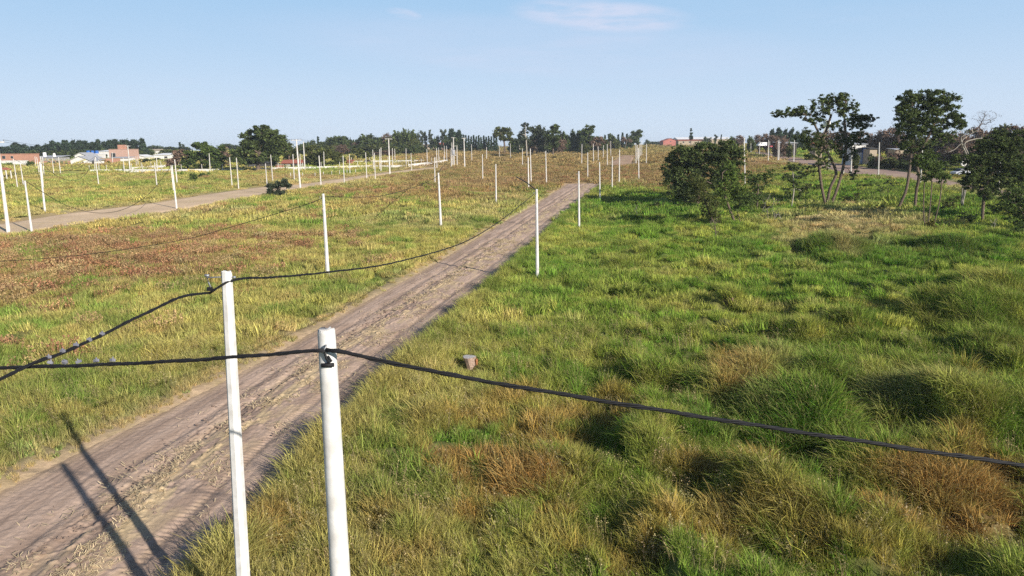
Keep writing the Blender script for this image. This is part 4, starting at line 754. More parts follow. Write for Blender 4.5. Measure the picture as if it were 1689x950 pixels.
mesh('sawn_face', [(x, y, z+.004) for x, y, z in rows[-1]]+[(0, 0, .73)], [(k, (k+1) % n, n) for k in range(n)], M['stumptop'], o_)
m = MB(); m.box(.27, .39, -.2, -.02, .1, .6); m.build('rotten_patch', M['rot'], o_)
# ------------------------------------------------------------------ horse
def horse(px, py, D, label, mt, sc=1.0, yaw=0):
    p = at(px, py, D); me = bpy.data.meshes.new('horse'); J = dict(pel=(.6, 0, 1.15), mid=(0, 0, 1.1), ch=(-.6, 0, 1.12), nk=(-.95, 0, 1.15), nk2=(-1.3, 0, .85), hd=(-1.5, 0, .5), mz=(-1.62, 0, .18), tail=(.85, 0, 1.1), tl2=(.98, 0, .5))
    for s, q in ((-.17, 'a'), (.17, 'b')):
        J['h1'+q] = (.62, s, .85); J['h2'+q] = (.72, s, .5); J['h3'+q] = (.64, s, .05); J['f1'+q] = (-.62, s, .8); J['f2'+q] = (-.6, s, .45); J['f3'+q] = (-.62, s, .05)
    K = list(J); E_ = [('pel', 'mid'), ('mid', 'ch'), ('ch', 'nk'), ('nk', 'nk2'), ('nk2', 'hd'), ('hd', 'mz'), ('pel', 'tail'), ('tail', 'tl2')]
    for q in 'ab': E_ += [('pel', 'h1'+q), ('h1'+q, 'h2'+q), ('h2'+q, 'h3'+q), ('ch', 'f1'+q), ('f1'+q, 'f2'+q), ('f2'+q, 'f3'+q)]
    rad = dict(pel=.33, mid=.34, ch=.33, nk=.22, nk2=.16, hd=.13, mz=.08, tail=.06, tl2=.05); me.from_pydata([J[k] for k in K], [(K.index(a), K.index(b)) for a, b in E_], []); o = bpy.data.objects.new('horse', me); C.objects.link(o); me.materials.append(M[mt])
    sm = o.modifiers.new('skin', 'SKIN'); 
    for i, k in enumerate(K): r_ = rad.get(k, .12 if k[1] == '1' else .07 if k[1] == '2' else .05); me.skin_vertices[0].data[i].radius = (r_, r_)
    me.skin_vertices[0].data[0].use_root = True; o.modifiers.new('ss', 'SUBSURF').levels = 1; o.location = p; o.rotation_euler = (0, 0, yaw); o.scale = (sc,)*3; tag(o, label, 'horse')
horse(607.5, 270.2, 285, 'dark horse grazing inside the low white fence', 'hide', 1.15, .15)
horse(574.5, 271.5, 283, 'reddish-brown horse grazing beside the red brick hut', 'hide2', 1.0, 2.9)

# ------------------------------------------------------------------ trees
def leaves(cent, rad, n, size, seed, flat=.75, updown=.4, asp=1.7):
    """n leaf quads around each centre; returns V, F, lv"""
    g = np.random.default_rng(seed); cent = np.asarray(cent, float); k = len(cent); rad = np.broadcast_to(rad, (k,)); c = np.repeat(cent, n, 0); r = np.repeat(rad, n)
    d = g.normal(0, 1, (k*n, 3)); d /= np.linalg.norm(d, axis=1)[:, None]; p = c+d*(r*np.abs(g.normal(.15, .62, k*n)))[:, None]*np.array([1, 1, flat])
    nn = g.normal(0, 1, (k*n, 3)); nn[:, 2] = np.abs(nn[:, 2])+updown; nn /= np.linalg.norm(nn, axis=1)[:, None]; a = np.cross(nn, g.normal(0, 1, (k*n, 3))); a /= np.linalg.norm(a, axis=1)[:, None]; b = np.cross(nn, a)
    s = size*g.uniform(.6, 1.4, k*n)[:, None]; a = a*s*asp*.5; b = b*s*.5
    V = np.stack([p-a, p-b*.9, p+a, p+b*.9], 1).reshape(-1, 3); cl = np.repeat(g.uniform(0, 1, k), n); lf = g.uniform(0, 1, k*n)
    lv = np.repeat(np.c_[cl*.45+lf*.55, lf*0, lf*0], 4, 0); return V, np.arange(len(V)).reshape(-1, 4), lv
def skeleton(base, trunkpts, attract, seed, r0, m, rmin=.02, wig=.12):
    """limbs grown from the trunk to each attractor; adds tubes to m"""
    g = np.random.default_rng(seed); N = [np.asarray(p, float) for p in trunkpts]; par = [-1]+list(range(len(N)-1)); att = sorted(attract, key=lambda a: np.linalg.norm(a-N[-1])); leafn = []
    n0 = len(N)
    for a in att:
        A = np.array(N); d = np.linalg.norm(A-a, axis=1)+np.maximum(0, A[:, 2]-a[2]+.3)*.9; d[:max(1, n0//2)] += 3; i = int(d.argmin()); L_ = np.linalg.norm(a-N[i]); k = max(1, int(L_/max(.5, L_/3))); prev = i; st = N[i]
        for j in range(1, k+1):
            t = j/k; q = st+(a-st)*t+np.array([0, 0, .12*L_*math.sin(math.pi*t)])+g.normal(0, wig*L_*.35, 3)*(j < k); N.append(q); par.append(prev); prev = len(N)-1
        leafn.append(prev)
    cnt = np.zeros(len(N))
    for l in leafn:
        i = l
        while i >= 0: cnt[i] += 1; i = par[i]
    rad = np.maximum(rmin, r0*np.sqrt(np.maximum(cnt, .5)/max(1, cnt[0]))); ch = {}
    for i, p in enumerate(par): ch.setdefault(p, []).append(i)
    stack = [(0, None)]; seen = set()
    def follow(i, pre):
        path = [pre, i] if pre is not None else [i]
        while True:
            cs = ch.get(path[-1], []) if path[-1] is not None else []
            if not cs: break
            cs = sorted(cs, key=lambda c: -cnt[c])
            for c in cs[1:]: stack.append((c, path[-1]))
            path.append(cs[0])
        if len(path) > 1:
            rr = [rad[q] for q in path]
            if pre is not None: rr[0] = rad[path[1]]*1.05
            n_ = 8 if rr[0] > .12 else 5 if rr[0] > .05 else 3
            m.tube([N[q] for q in path], rr, n_, cap=False)
    while stack: i, pre = stack.pop(); follow(i, pre)
    return N
def lobe_points(lobes, D, seed, dens=1.0, depthk=.85):
    """crown lobes given where they stand in the photo; real depth at distance D"""
    g = np.random.default_rng(seed); P = []; Rr = []
    for (cx, cy, rx, ry, n) in lobes:
        c = at(cx, cy, D); sx = rx*D/F; sz = ry*D/F; dy = (sx+sz)/2*depthk*1.2; offy = g.uniform(-.25, .25)*dy
        for _ in range(int(n*dens)):
            v = g.normal(0, 1, 3); v /= np.linalg.norm(v); rr = g.uniform(0, 1)**.42; P.append(c+v*rr*np.array([sx, dy, sz])*.86+np.array([0, offy, 0])); Rr.append(.42*min(sx, sz)/max(1, n)**.12+.22)
    return np.array(P), np.array(Rr)
def near_tree(name, base, lobes, label, leaf, cat='tree', bark='bark', r0=.2, nl=60, ls=.26, seed=1, trunk=None, cl=1.0, crown_name='crown', flat=.7, rclump=1.0, stems=None, dens=1.0, group=None, D=None, upd=.4):
    b = hit(*base) if D is None else at(base[0], base[1], D)
    D = b[1]; z0 = float(ground_z(np.array([b[0]]), np.array([b[1]]))[0][0]) if D < 700 else b[2]; b[2] = z0-.2; o = empty(name, tuple(b)); tag(o, label, cat, group); m = MB()
    P, Rr = lobe_points(lobes, D, seed, dens); L = P-b
    stems = stems or [trunk or [base, (np.mean([l[0] for l in lobes]), np.mean([l[1] for l in lobes]))]]
    ST = [[at(x, y, D)-b for x, y in s] for s in stems]; own = [[] for _ in ST]
    g = np.random.default_rng(seed+5)
    for s in ST: s[0] = np.array([s[0][0], g.uniform(-.3, .3), 0])
    for s in ST:
        for k in range(1, len(s)): s[k][1] += g.uniform(-.4, .4)
    for p in L: own[int(np.argmin([np.linalg.norm(s[-1]-p) for s in ST]))].append(p)
    for k, s in enumerate(ST):
        sub = own[k]; sub = [sub[i] for i in range(0, len(sub), 1 if len(sub) < 60 else 2)]
        if not sub: sub = [s[-1]+np.array([0, 0, .5])]
        T = crspline(s, 4) if len(s) > 2 else s; skeleton(b, T, sub, seed+k, r0, m, rmin=.018)
    m.build('trunk', M[bark], o, smooth=True)
    if D < 135:     # finer, feathery foliage: more and smaller sprays
        P2_, R2_ = lobe_points(lobes, D, seed+500, dens*1.1); L = np.concatenate([L, P2_-b]); Rr = np.concatenate([Rr, R2_*.62]); V, Fq, lv = leaves(L, Rr*rclump*.8, int(nl*.55), ls*.78, seed, flat*.85, upd); mesh(crown_name, V, Fq, M[leaf], o, lv=lv)
    else: V, Fq, lv = leaves(L, Rr*rclump, int(nl*1.5), ls, seed, flat, upd); mesh(crown_name, V, Fq, M[leaf], o, lv=lv)
    return o
T_ = near_tree
T_('dense_tree', (1150, 341), [(1128, 262, 34, 24, 16), (1165, 255, 45, 26, 24), (1200, 255, 30, 26, 14), (1110, 285, 22, 26, 12), (1150, 295, 45, 32, 24), (1195, 285, 28, 26, 12), (1135, 320, 24, 24, 10), (1215, 262, 14, 22, 7), (1118, 300, 18, 22, 8)], 'dense dark rounded tree, tallest mass left of the spreading trees', 'leaf_dark', nl=230, ls=.30, seed=11, r0=.3, dens=1.5, rclump=1.15)
T_('leafless_tree', (1160, 312), [(1163, 262, 13, 14, 26)], 'small leafless white-stemmed tree before the dense dark tree', 'leaf_bare', bark='palebark', r0=.13, nl=14, ls=.07, seed=12, stems=[[(1160, 312), (1161, 290), (1163, 270)]], rclump=1.1)
T_('willow', (1216, 372), [(1205, 280, 16, 18, 10), (1212, 300, 20, 18, 12), (1222, 320, 20, 20, 12), (1195, 305, 14, 20, 8), (1190, 325, 18, 20, 8)], 'light green willow-like tree leaning before the dense dark tree', 'leaf_light', r0=.17, nl=130, ls=.20, seed=13, stems=[[(1214, 374), (1204, 345), (1192, 312), (1190, 285)]], flat=1.1, rclump=1.2)
T_('drooping_shrub', (1182, 378), [(1150, 315, 22, 24, 14), (1168, 335, 20, 24, 14), (1176, 355, 16, 18, 8), (1150, 300, 16, 14, 6)], 'drooping grey-green shrub at the foot of the dense dark tree', 'leaf_olive', cat='shrub', r0=.12, nl=150, ls=.17, seed=14, flat=1.2, rclump=1.2)
T_('leafless_sapling', (1181, 402), [(1180, 372, 13, 24, 26)], 'thin leafless grey sapling in front of the drooping shrub', 'leaf_bare', r0=.06, nl=8, ls=.05, seed=15, stems=[[(1181, 402), (1180, 385), (1178, 362)]])
T_('young_tree', (1222, 378), [(1220, 340, 24, 20, 12), (1234, 330, 22, 16, 10)], 'low young tree with pale open leaves right of the willow', 'leaf_mid', r0=.06, nl=70, ls=.18, seed=16, stems=[[(1223, 375), (1217, 350)]])
T_('young_tree', (1248, 352), [(1250, 300, 26, 20, 16), (1240, 322, 24, 18, 12), (1262, 290, 22, 14, 10), (1235, 290, 14, 10, 6), (1262, 320, 18, 20, 8)], 'bushy grey-green young tree between willow and slim sapling', 'leaf_mid', r0=.12, nl=110, ls=.2, seed=17)
T_('leafless_sapling', (1270, 374), [(1270, 335, 18, 22, 20), (1280, 350, 14, 18, 12)], 'cluster of leafless grey saplings with thin twigs', 'leaf_bare', bark='palebark', r0=.05, nl=20, ls=.06, seed=18, stems=[[(1270, 372), (1263, 345)], [(1280, 376), (1277, 350)], [(1293, 382), (1285, 352)]])
T_('young_tree', (1304, 345), [(1308, 275, 24, 10, 14), (1298, 290, 16, 10, 8), (1322, 288, 14, 10, 7), (1310, 305, 14, 12, 8), (1325, 320, 12, 8, 5), (1298, 318, 8, 10, 3)], 'slim young tree with flat tufted crown and pale straight stem', 'leaf_dark', bark='palebark', r0=.10, nl=90, ls=.2, seed=19, stems=[[(1304, 345), (1309, 315), (1308, 285)]])
T_('spreading_tree', (1368, 340), [(1300, 186, 26, 9, 16), (1322, 183, 26, 10, 16), (1352, 178, 22, 18, 18), (1345, 196, 26, 10, 14), (1385, 165, 24, 14, 22), (1368, 163, 18, 12, 12), (1395, 180, 22, 16, 20), (1410, 196, 28, 12, 18), (1435, 195, 18, 7, 10), (1420, 210, 24, 12, 14), (1375, 208, 30, 12, 10), (1330, 225, 26, 16, 16), (1350, 238, 28, 18, 18), (1390, 235, 26, 22, 18), (1345, 258, 22, 14, 9), (1400, 255, 18, 16, 10), (1280, 190, 10, 7, 5), (1415, 228, 18, 12, 9), (1360, 270, 16, 12, 5), (1407, 285, 10, 14, 6), (1340, 280, 12, 14, 5)],
   'tall spreading tree with open flat-topped crown and forked trunk', 'leaf_dark', r0=.24, nl=80, ls=.24, seed=20, stems=[[(1362, 340), (1356, 315), (1351, 290), (1350, 262), (1358, 235), (1372, 190)], [(1362, 338), (1368, 310), (1378, 285), (1368, 255), (1345, 205)], [(1368, 338), (1380, 312), (1392, 275), (1394, 235), (1392, 185)]], dens=1.3, rclump=.92)
T_('leaning_tree', (1480, 345), [(1500, 165, 24, 16, 22), (1535, 162, 30, 16, 26), (1560, 172, 24, 18, 20), (1520, 185, 42, 20, 36), (1570, 195, 24, 14, 16), (1492, 195, 22, 20, 18), (1500, 215, 28, 18, 20), (1535, 208, 36, 16, 22), (1490, 236, 20, 12, 9), (1520, 245, 30, 14, 14), (1485, 180, 12, 10, 7), (1580, 205, 18, 10, 9), (1555, 225, 24, 16, 12)],
   'tall dense dark tree with two trunks leaning right', 'leaf_dark', r0=.22, nl=135, ls=.25, seed=21, stems=[[(1480, 345), (1492, 315), (1501, 280), (1505, 245), (1512, 200)], [(1508, 343), (1512, 315), (1514, 290), (1512, 262), (1530, 225), (1550, 180)]], dens=1.25)
T_('young_tree', (1534, 385), [(1520, 270, 18, 16, 12), (1545, 275, 18, 16, 12), (1530, 290, 22, 14, 12), (1556, 290, 14, 14, 8), (1515, 260, 10, 12, 6), (1540, 258, 18, 10, 8)], 'multi-stemmed young tree in front of the leaning trunks', 'leaf_mid', r0=.07, nl=90, ls=.2, seed=22, stems=[[(1530, 378), (1533, 340), (1540, 300)], [(1526, 376), (1525, 340), (1522, 290)], [(1536, 374), (1548, 330), (1552, 295)]])
T_('pale_tree', (1587, 342), [(1590, 218, 8, 8, 5), (1562, 245, 8, 5, 3), (1620, 228, 10, 5, 4), (1600, 215, 8, 8, 4), (1585, 300, 8, 14, 5)], 'nearly leafless pale tree with forked bare limbs', 'leaf_mid', bark='palebark', r0=.085, nl=14, ls=.14, seed=23, D=None, stems=[[(1587, 342), (1591, 310), (1596, 270), (1594, 252), (1588, 236), (1586, 222)], [(1587, 342), (1592, 310), (1596, 265), (1588, 236), (1598, 224), (1612, 214)], [(1591, 300), (1594, 262), (1587, 237), (1572, 247), (1556, 254)], [(1586, 342), (1592, 310), (1596, 262), (1589, 237), (1610, 229), (1626, 228)]], rclump=.8)
T_('dense_tree', (1618, 366), [(1640, 235, 34, 14, 22), (1670, 240, 34, 16, 20), (1625, 262, 34, 20, 26), (1660, 265, 34, 22, 26), (1605, 285, 20, 16, 12), (1640, 295, 36, 22, 26), (1600, 262, 14, 10, 7), (1690, 290, 28, 28, 20), (1600, 300, 16, 16, 10), (1620, 318, 20, 14, 12), (1580, 262, 12, 8, 6), (1660, 310, 30, 20, 20), (1650, 222, 22, 8, 9), (1682, 222, 20, 10, 10), (1615, 245, 16, 8, 7)], 'dark bushy tree crowding the right edge', 'leaf_dark', r0=.2, nl=130, ls=.22, seed=24, stems=[[(1618, 366), (1622, 335), (1627, 305), (1640, 270)]], dens=1.3)
T_('young_tree', (1700, 382), [(1670, 330, 26, 24, 18), (1705, 330, 30, 36, 26), (1655, 345, 18, 18, 10), (1680, 360, 22, 16, 12), (1640, 345, 12, 14, 6), (1705, 270, 22, 30, 14)], 'low dark leafy tree at the right edge, nearest of the grove', 'leaf_mid', r0=.1, nl=110, ls=.18, seed=25, dens=1.4)
T_('leafless_sapling', (1639, 394), [(1638, 368, 6, 14, 7)], 'thin upright stick sapling near the right edge', 'leaf_bare', bark='palebark', r0=.05, nl=6, ls=.05, seed=26)
T_('young_tree', (1432, 320), [(1428, 300, 16, 8, 8), (1440, 306, 14, 6, 6), (1418, 306, 10, 6, 4)], 'low leafy sapling between spreading and leaning trees', 'leaf_mid', r0=.05, nl=50, ls=.18, seed=27)
T_('young_tree', (1466, 325), [(1470, 300, 14, 12, 8), (1460, 312, 12, 8, 5)], 'small sapling just left of the leaning trunks', 'leaf_dark', r0=.05, nl=50, ls=.18, seed=28)
T_('leafless_sapling', (1051, 360), [(1050, 342, 5, 12, 6)], 'tiny leafless sapling in shaded grass left of the dense tree', 'leaf_bare', bark='palebark', r0=.04, nl=5, ls=.05, seed=29)
T_('round_shrub', (1305, 300), [(1300, 292, 14, 8, 6), (1318, 294, 14, 8, 6)], 'round green shrub behind the slim young tree', 'leaf_mid', cat='shrub', r0=.05, nl=60, ls=.22, seed=30)
# shrubs of the field
for k, (bx, by, lb, lo, lf) in enumerate([((457, 324), 0, 'grey-green bush beside the left track', [(450, 309, 12, 6, 8), (466, 301, 9, 6, 7), (478, 305, 7, 4, 4), (444, 316, 8, 5, 5), (460, 318, 11, 4, 6), (456, 303, 6, 4, 3)], 'leaf_euc'), ((1207, 512), 0, 'dark brownish tussock alone in the grass', [(1205, 500, 9, 8, 10)], 'leaf_brown'),
    ((790, 252), 0, 'small round bush on the brown field below the hedge', [(800, 249, 9, 4, 6), (810, 250, 6, 3, 4)], 'leaf_mid'), ((1032, 247), 0, 'round dark green bush above the far road', [(1032, 243.5, 3.6, 4, 7)], 'leaf_mid'), ((1041, 246), 0, 'low green bush right of the round far bush', [(1042, 244.5, 4, 2, 4)], 'leaf_olive'),
    ((300, 302), 0, 'scrubby bush left of the green tree clump', [(318, 291, 9, 4, 6)], 'leaf_mid'), ((338, 293), 0, 'scrubby bush before the green tree clump', [(337, 289, 10, 4, 6)], 'leaf_mid'), ((1385, 414), 0, 'straw-coloured dry shrub in the pale grass below the trees', [(1380, 402, 26, 10, 12)], 'leaf_yellow'),
    ((52, 275), 0, 'green hedge bush between brick house and grey house', [(49, 270, 9, 4, 8)], 'leaf_mid'), ((197, 262), 0, 'yellowish tree in front of the pink brick house', [(202, 253, 10, 5, 9), (193, 256, 8, 4, 6)], 'leaf_olive'), ((248, 263), 0, 'yellow-green bush between the two white halls', [(248, 258, 8, 3.5, 8)], 'leaf_yellow'),
    ((178, 272), 0, 'low golden shrub by the small orange hut', [(180, 269, 5, 2.5, 5)], 'leaf_yellow'), ((22, 290), 0, 'low yellow shrub beside the picnic shelter', [(16, 290, 3, 2.2, 5)], 'leaf_yellow'), ((20, 275), 0, 'dark hedge in front of the orange brick house', [(12, 272, 18, 3, 12), (-10, 272, 12, 3, 6)], 'leaf_mid')]):
    T_('round_shrub', bx, lo, lb, lf, cat='shrub', r0=.06 if bx[1] > 400 else .1, nl=90 if bx[1] > 260 else 50, ls=.12 if bx[1] > 400 else .3 if bx[1] > 260 else .5, seed=40+k, rclump=1.1, flat=.9)
T_('low_shrub', (1240, 345), [(1238, 338, 20, 9, 14), (1258, 342, 16, 8, 9), (1226, 330, 12, 10, 8)], 'low grey-green shrubbery under the bushy young tree', 'leaf_olive', cat='shrub', r0=.06, nl=90, ls=.18, seed=81)
T_('low_shrub', (1110, 330), [(1108, 318, 20, 10, 12), (1098, 300, 12, 12, 8)], 'low leafy skirt at the left foot of the dense dark tree', 'leaf_mid', cat='shrub', r0=.06, nl=100, ls=.2, seed=82)
T_('round_shrub', (1345, 318), [(1342, 308, 16, 8, 8), (1330, 312, 10, 6, 5)], 'loose shrub between slim young tree and spreading tree', 'leaf_olive', cat='shrub', r0=.05, nl=60, ls=.2, seed=83)
for k, (bx, lo, lf, lb) in enumerate([((1400, 338), [(1400, 328, 16, 7, 9), (1412, 322, 9, 6, 5)], 'leaf_olive', 'low olive shrub right of the spreading tree trunks'), ((1455, 350), [(1452, 342, 13, 6, 8)], 'leaf_mid', 'low shrub just left of the leaning trunks'),
    ((1562, 352), [(1560, 338, 17, 12, 12), (1574, 330, 10, 9, 6)], 'leaf_olive', 'leafy shrub between leaning trunks and pale forked tree'), ((1600, 372), [(1598, 358, 18, 11, 12), (1586, 366, 9, 6, 5)], 'leaf_mid', 'dark shrub at the foot of the right-edge tree'),
    ((1665, 396), [(1662, 384, 24, 11, 14), (1684, 378, 14, 12, 8)], 'leaf_mid', 'low leafy shrub in front at the right edge'), ((1330, 352), [(1328, 345, 13, 6, 8)], 'leaf_olive', 'small olive shrub left of the spreading tree trunks'), ((1535, 386), [(1537, 372, 11, 10, 9)], 'leaf_yellow', 'yellowish shrub around the stems of the multi-stemmed tree'),
    ((1085, 345), [(1083, 338, 12, 6, 8)], 'leaf_dark', 'small dark shrub on the shaded grass left of the dense tree')]):
    T_('low_shrub', bx, lo, lb, lf, cat='shrub', r0=.05, nl=80, ls=.18, seed=110+k)
# middle-distance trees on the left
T_('round_tree', (330, 282), [(335, 248, 26, 12, 18), (318, 258, 16, 14, 10), (350, 258, 24, 16, 16), (345, 270, 26, 10, 12), (362, 248, 10, 10, 6), (330, 240, 16, 6, 8), (312, 268, 10, 8, 5)], 'round mid-green tree clump left of the domed tree', 'leaf_mid', r0=.4, nl=130, ls=.5, seed=60, dens=1.2)
T_('round_tree', (308, 281), [(308, 268, 14, 9, 10), (315, 260, 8, 6, 4)], 'low dark tree at the left foot of the round green tree', 'leaf_dark', r0=.3, nl=110, ls=.45, seed=61)
T_('brown_tree', (300, 278), [(296, 253, 10, 7, 7), (290, 262, 9, 9, 7), (283, 268, 12, 8, 8), (303, 256, 8, 6, 4)], 'brownish dark tree left of the round green tree', 'leaf_brown', r0=.3, nl=110, ls=.5, seed=62)
T_('domed_tree', (425, 284), [(432, 218, 26, 11, 20), (412, 232, 24, 14, 20), (450, 228, 24, 14, 18), (400, 248, 16, 12, 12), (430, 245, 34, 16, 30), (460, 245, 18, 14, 12), (415, 262, 26, 10, 14), (445, 262, 24, 10, 12), (390, 262, 14, 10, 8), (388, 252, 7, 8, 4)], 'big domed dark tree, broadest crown on the left', 'leaf_dark', r0=.7, nl=190, ls=.5, seed=63, stems=[[(425, 284), (426, 268), (430, 240)]], dens=1.2)
T_('brown_tree', (478, 279), [(475, 246, 14, 12, 14), (485, 255, 12, 12, 10), (470, 262, 14, 8, 8)], 'olive-brown tree touching the right side of the domed tree', 'leaf_olive', r0=.35, nl=130, ls=.5, seed=64, D=275)
T_('brown_tree', (377, 279), [(372, 250, 10, 9, 8), (378, 264, 10, 12, 9)], 'brown thin tree between green clump and domed tree', 'leaf_brown', r0=.3, nl=90, ls=.45, seed=65, D=280)
T_('olive_thicket_tree', (520, 277), [(518, 250, 20, 10, 16), (508, 262, 14, 10, 9), (535, 258, 20, 12, 14), (525, 268, 20, 7, 9)], 'olive-green round tree right of the red-roofed house', 'leaf_olive', r0=.35, nl=130, ls=.5, seed=66)
T_('olive_thicket_tree', (555, 274), [(552, 254, 16, 9, 12), (560, 263, 14, 9, 9), (545, 266, 12, 6, 5)], 'olive tree left of the red brick hut', 'leaf_olive', r0=.35, nl=120, ls=.5, seed=67)
T_('olive_thicket_tree', (590, 266), [(588, 252, 14, 7, 10), (600, 256, 12, 7, 8), (580, 260, 9, 6, 5)], 'low olive thicket right of the red brick hut', 'leaf_olive', r0=.3, nl=110, ls=.55, seed=68, D=330)
T_('lone_tree', (833, 247), [(826, 216, 10, 8, 12), (836, 222, 11, 10, 14), (818, 222, 8, 6, 7), (842, 230, 7, 6, 5), (830, 230, 8, 5, 5)], 'broad lone tree with sky below its crown, centre horizon', 'leaf_olive', r0=.5, nl=110, ls=.7, seed=69, D=430, stems=[[(832, 248), (832, 238), (830, 226)]])
T_('tall_thin_tree', (868, 250), [(867, 206, 8, 5, 8), (863, 218, 9, 8, 9), (874, 212, 6, 6, 5), (866, 232, 10, 10, 9), (858, 225, 6, 5, 4)], 'tall wispy grey tree with pale trunk, left of dark centre trees', 'leaf_euc', bark='palebark', r0=.35, nl=45, ls=.5, seed=70, D=370, stems=[[(869, 250), (868, 235), (866, 215), (867, 203)]])
T_('dense_tree', (885, 249), [(882, 214, 12, 8, 14), (890, 222, 14, 12, 18), (880, 232, 14, 12, 14), (895, 235, 12, 10, 9)], 'blue-grey leafy tree right of the wispy tall tree', 'leaf_euc', r0=.4, nl=110, ls=.6, seed=71, D=375)
T_('dense_tree', (912, 249), [(915, 212, 10, 8, 12), (911, 225, 14, 12, 18), (912, 238, 14, 9, 12)], 'dark dense tree left of the white shed, centre', 'leaf_dark', r0=.4, nl=130, ls=.6, seed=72, D=365)
T_('dense_tree', (972, 247), [(972, 214, 11, 8, 14), (967, 224, 13, 11, 16), (978, 230, 11, 9, 9)], 'dark broad tree right of the white shed, centre', 'leaf_dark', r0=.45, nl=120, ls=.65, seed=73, D=420)
T_('brown_tree', (988, 245), [(988, 232, 13, 9, 14), (978, 238, 8, 6, 5)], 'bare mauve-brown tree right of the dark broad tree', 'leaf_brown', r0=.3, nl=90, ls=.5, seed=74, D=410)
T_('dense_tree', (1052, 240), [(1054, 221, 8, 7, 12), (1050, 230, 10, 8, 12), (1045, 222, 7, 6, 6)], 'dark round tree at the right end of the centre tree line', 'leaf_dark', r0=.4, nl=130, ls=.7, seed=75, D=520)
T_('brown_tree', (1030, 242), [(1030, 231, 9, 5, 10), (1038, 233, 6, 4, 4)], 'mauve bare tree left of the dark round end tree', 'leaf_brown', r0=.3, nl=80, ls=.6, seed=76, D=500)
T_('cypress', (1140, 236), [(1140, 227, 3.6, 5, 10), (1140, 219, 2.2, 5, 6), (1140, 214, 1.0, 2.5, 3)], 'single dark pointed cypress before the white warehouse', 'leaf_pine', r0=.3, nl=110, ls=.6, seed=77, D=560)
# ------------------------------------------------------------------ far trees from a few prototypes (made at 10 m tall, then copied)
def proto_tree(kind, seed):
    g = np.random.default_rng(seed); pts = []; rr = []; st = [(0, 0, 0), (g.normal(0, .2), 0, 3.5), (g.normal(0, .3), 0, 7)]; ls = .75; nl = 52; lf = 'leaf_dark'; bark = 'bark'; flat = .8; r0 = .28
    def add(c, s, n, r):
        for _ in range(n): v = g.normal(0, 1, 3); v /= np.linalg.norm(v); pts.append(np.array(c)+v*g.uniform(0, 1)**.4*np.array(s)); rr.append(r)
    if kind == 'pine':
        st = [(0, 0, 0), (.1, 0, 5), (0, 0, 9)]; lf = 'leaf_pine'
        for z, w_, n in ((2.6, 1.8, 7), (4.2, 2.2, 10), (5.8, 2.4, 11), (7.4, 2.0, 9), (8.9, 1.1, 5)): add((g.normal(0, .4), 0, z), (w_, w_, .8), n, 1.0)
    elif kind == 'round': add((0, 0, 6), (3.6, 3.6, 3.2), 36, 1.25); add((1.2, 0, 3), (3, 3, 1.8), 14, 1.1); add((-1.4, 0, 3.2), (2.6, 2.6, 2), 12, 1.1)
    elif kind == 'euc':
        lf = 'leaf_euc'; bark = 'palebark'; ls = .6; nl = 26
        for z, w_, n in ((2.5, 1.3, 6), (4.5, 1.4, 7), (6.2, 1.6, 9), (8, 1.3, 8), (9.3, .7, 4)): add((g.normal(0, .5), 0, z), (w_, w_, .9), n, .85)
    elif kind == 'conifer':
        lf = 'leaf_pine'; st = [(0, 0, 0), (0, 0, 5), (0, 0, 9.5)]
        for z in np.linspace(1, 9.6, 16): w_ = 1.9*(1-z/10.2)+.1; add((0, 0, z), (w_, w_, .3), 4, .35+.35*(1-z/10))
        nl = 30; ls = .5
    elif kind == 'bare': lf = 'leaf_brown'; add((0, 0, 5.4), (3.4, 3.4, 3.6), 70, 1.0); nl = 60; ls = .36
    elif kind == 'olive': lf = 'leaf_olive'; add((0, 0, 5.5), (4, 4, 3.4), 44, 1.2); add((0, 0, 2.8), (3.6, 3.6, 1.4), 14, 1.0)
    m = MB(); skeleton((0, 0, 0), st, pts, seed, r0, m, rmin=.035); tr = m.build('trunk', M[bark]); V, Fq, lv = leaves(np.array(pts), np.array(rr), nl, ls, seed, flat); cr_ = mesh('crown', V, Fq, M[lf], lv=lv)
    r = (tr.data, cr_.data); bpy.data.objects.remove(tr); bpy.data.objects.remove(cr_); return r, float(np.ptp(V[:, 0])), float(V[:, 2].max())
PT = {k: [proto_tree(k, 900+37*j+len(k)) for j in range(3)] for k in ('pine', 'round', 'euc', 'conifer', 'bare', 'olive')}
NMS = dict(pine='pine_tree', round='round_tree', euc='eucalyptus_tree', conifer='conifer_tree', bare='leafless_tree', olive='olive_tree')
ADJ = dict(pine='dark pine', round='dark round-crowned tree', euc='slim grey-green tree', conifer='pointed conifer', bare='brown leafless tree', olive='olive-green bushy tree')
def far_trees(rows, where, group):
    rows = sorted(rows, key=lambda r: r[0]); cnt = {}
    for (x, top, wpx, D, kind) in rows:
        (td, cd), pw, ph = PT[kind][random.randrange(3)]; t = at(x, top, D); z0 = float(terr(t[0], t[1]))-.4; Hh = max(2.5, t[2]-z0); sx = wpx*D/F/pw*(1.45 if kind in ('pine', 'round', 'euc', 'olive', 'bare') else 1.25)
        o = empty(NMS[kind], (t[0], t[1], z0), random.uniform(0, 6.28)); k = cnt.get(kind, 0); cnt[kind] = k+1; o.scale = (sx, sx, Hh/ph)
        for nm, dt in (('trunk', td), ('crown', cd)): c = bpy.data.objects.new(nm, dt); C.objects.link(c); c.parent = o
        tag(o, '%s, %s from left %s' % (ADJ[kind], ordw(k), where), 'tree', group)
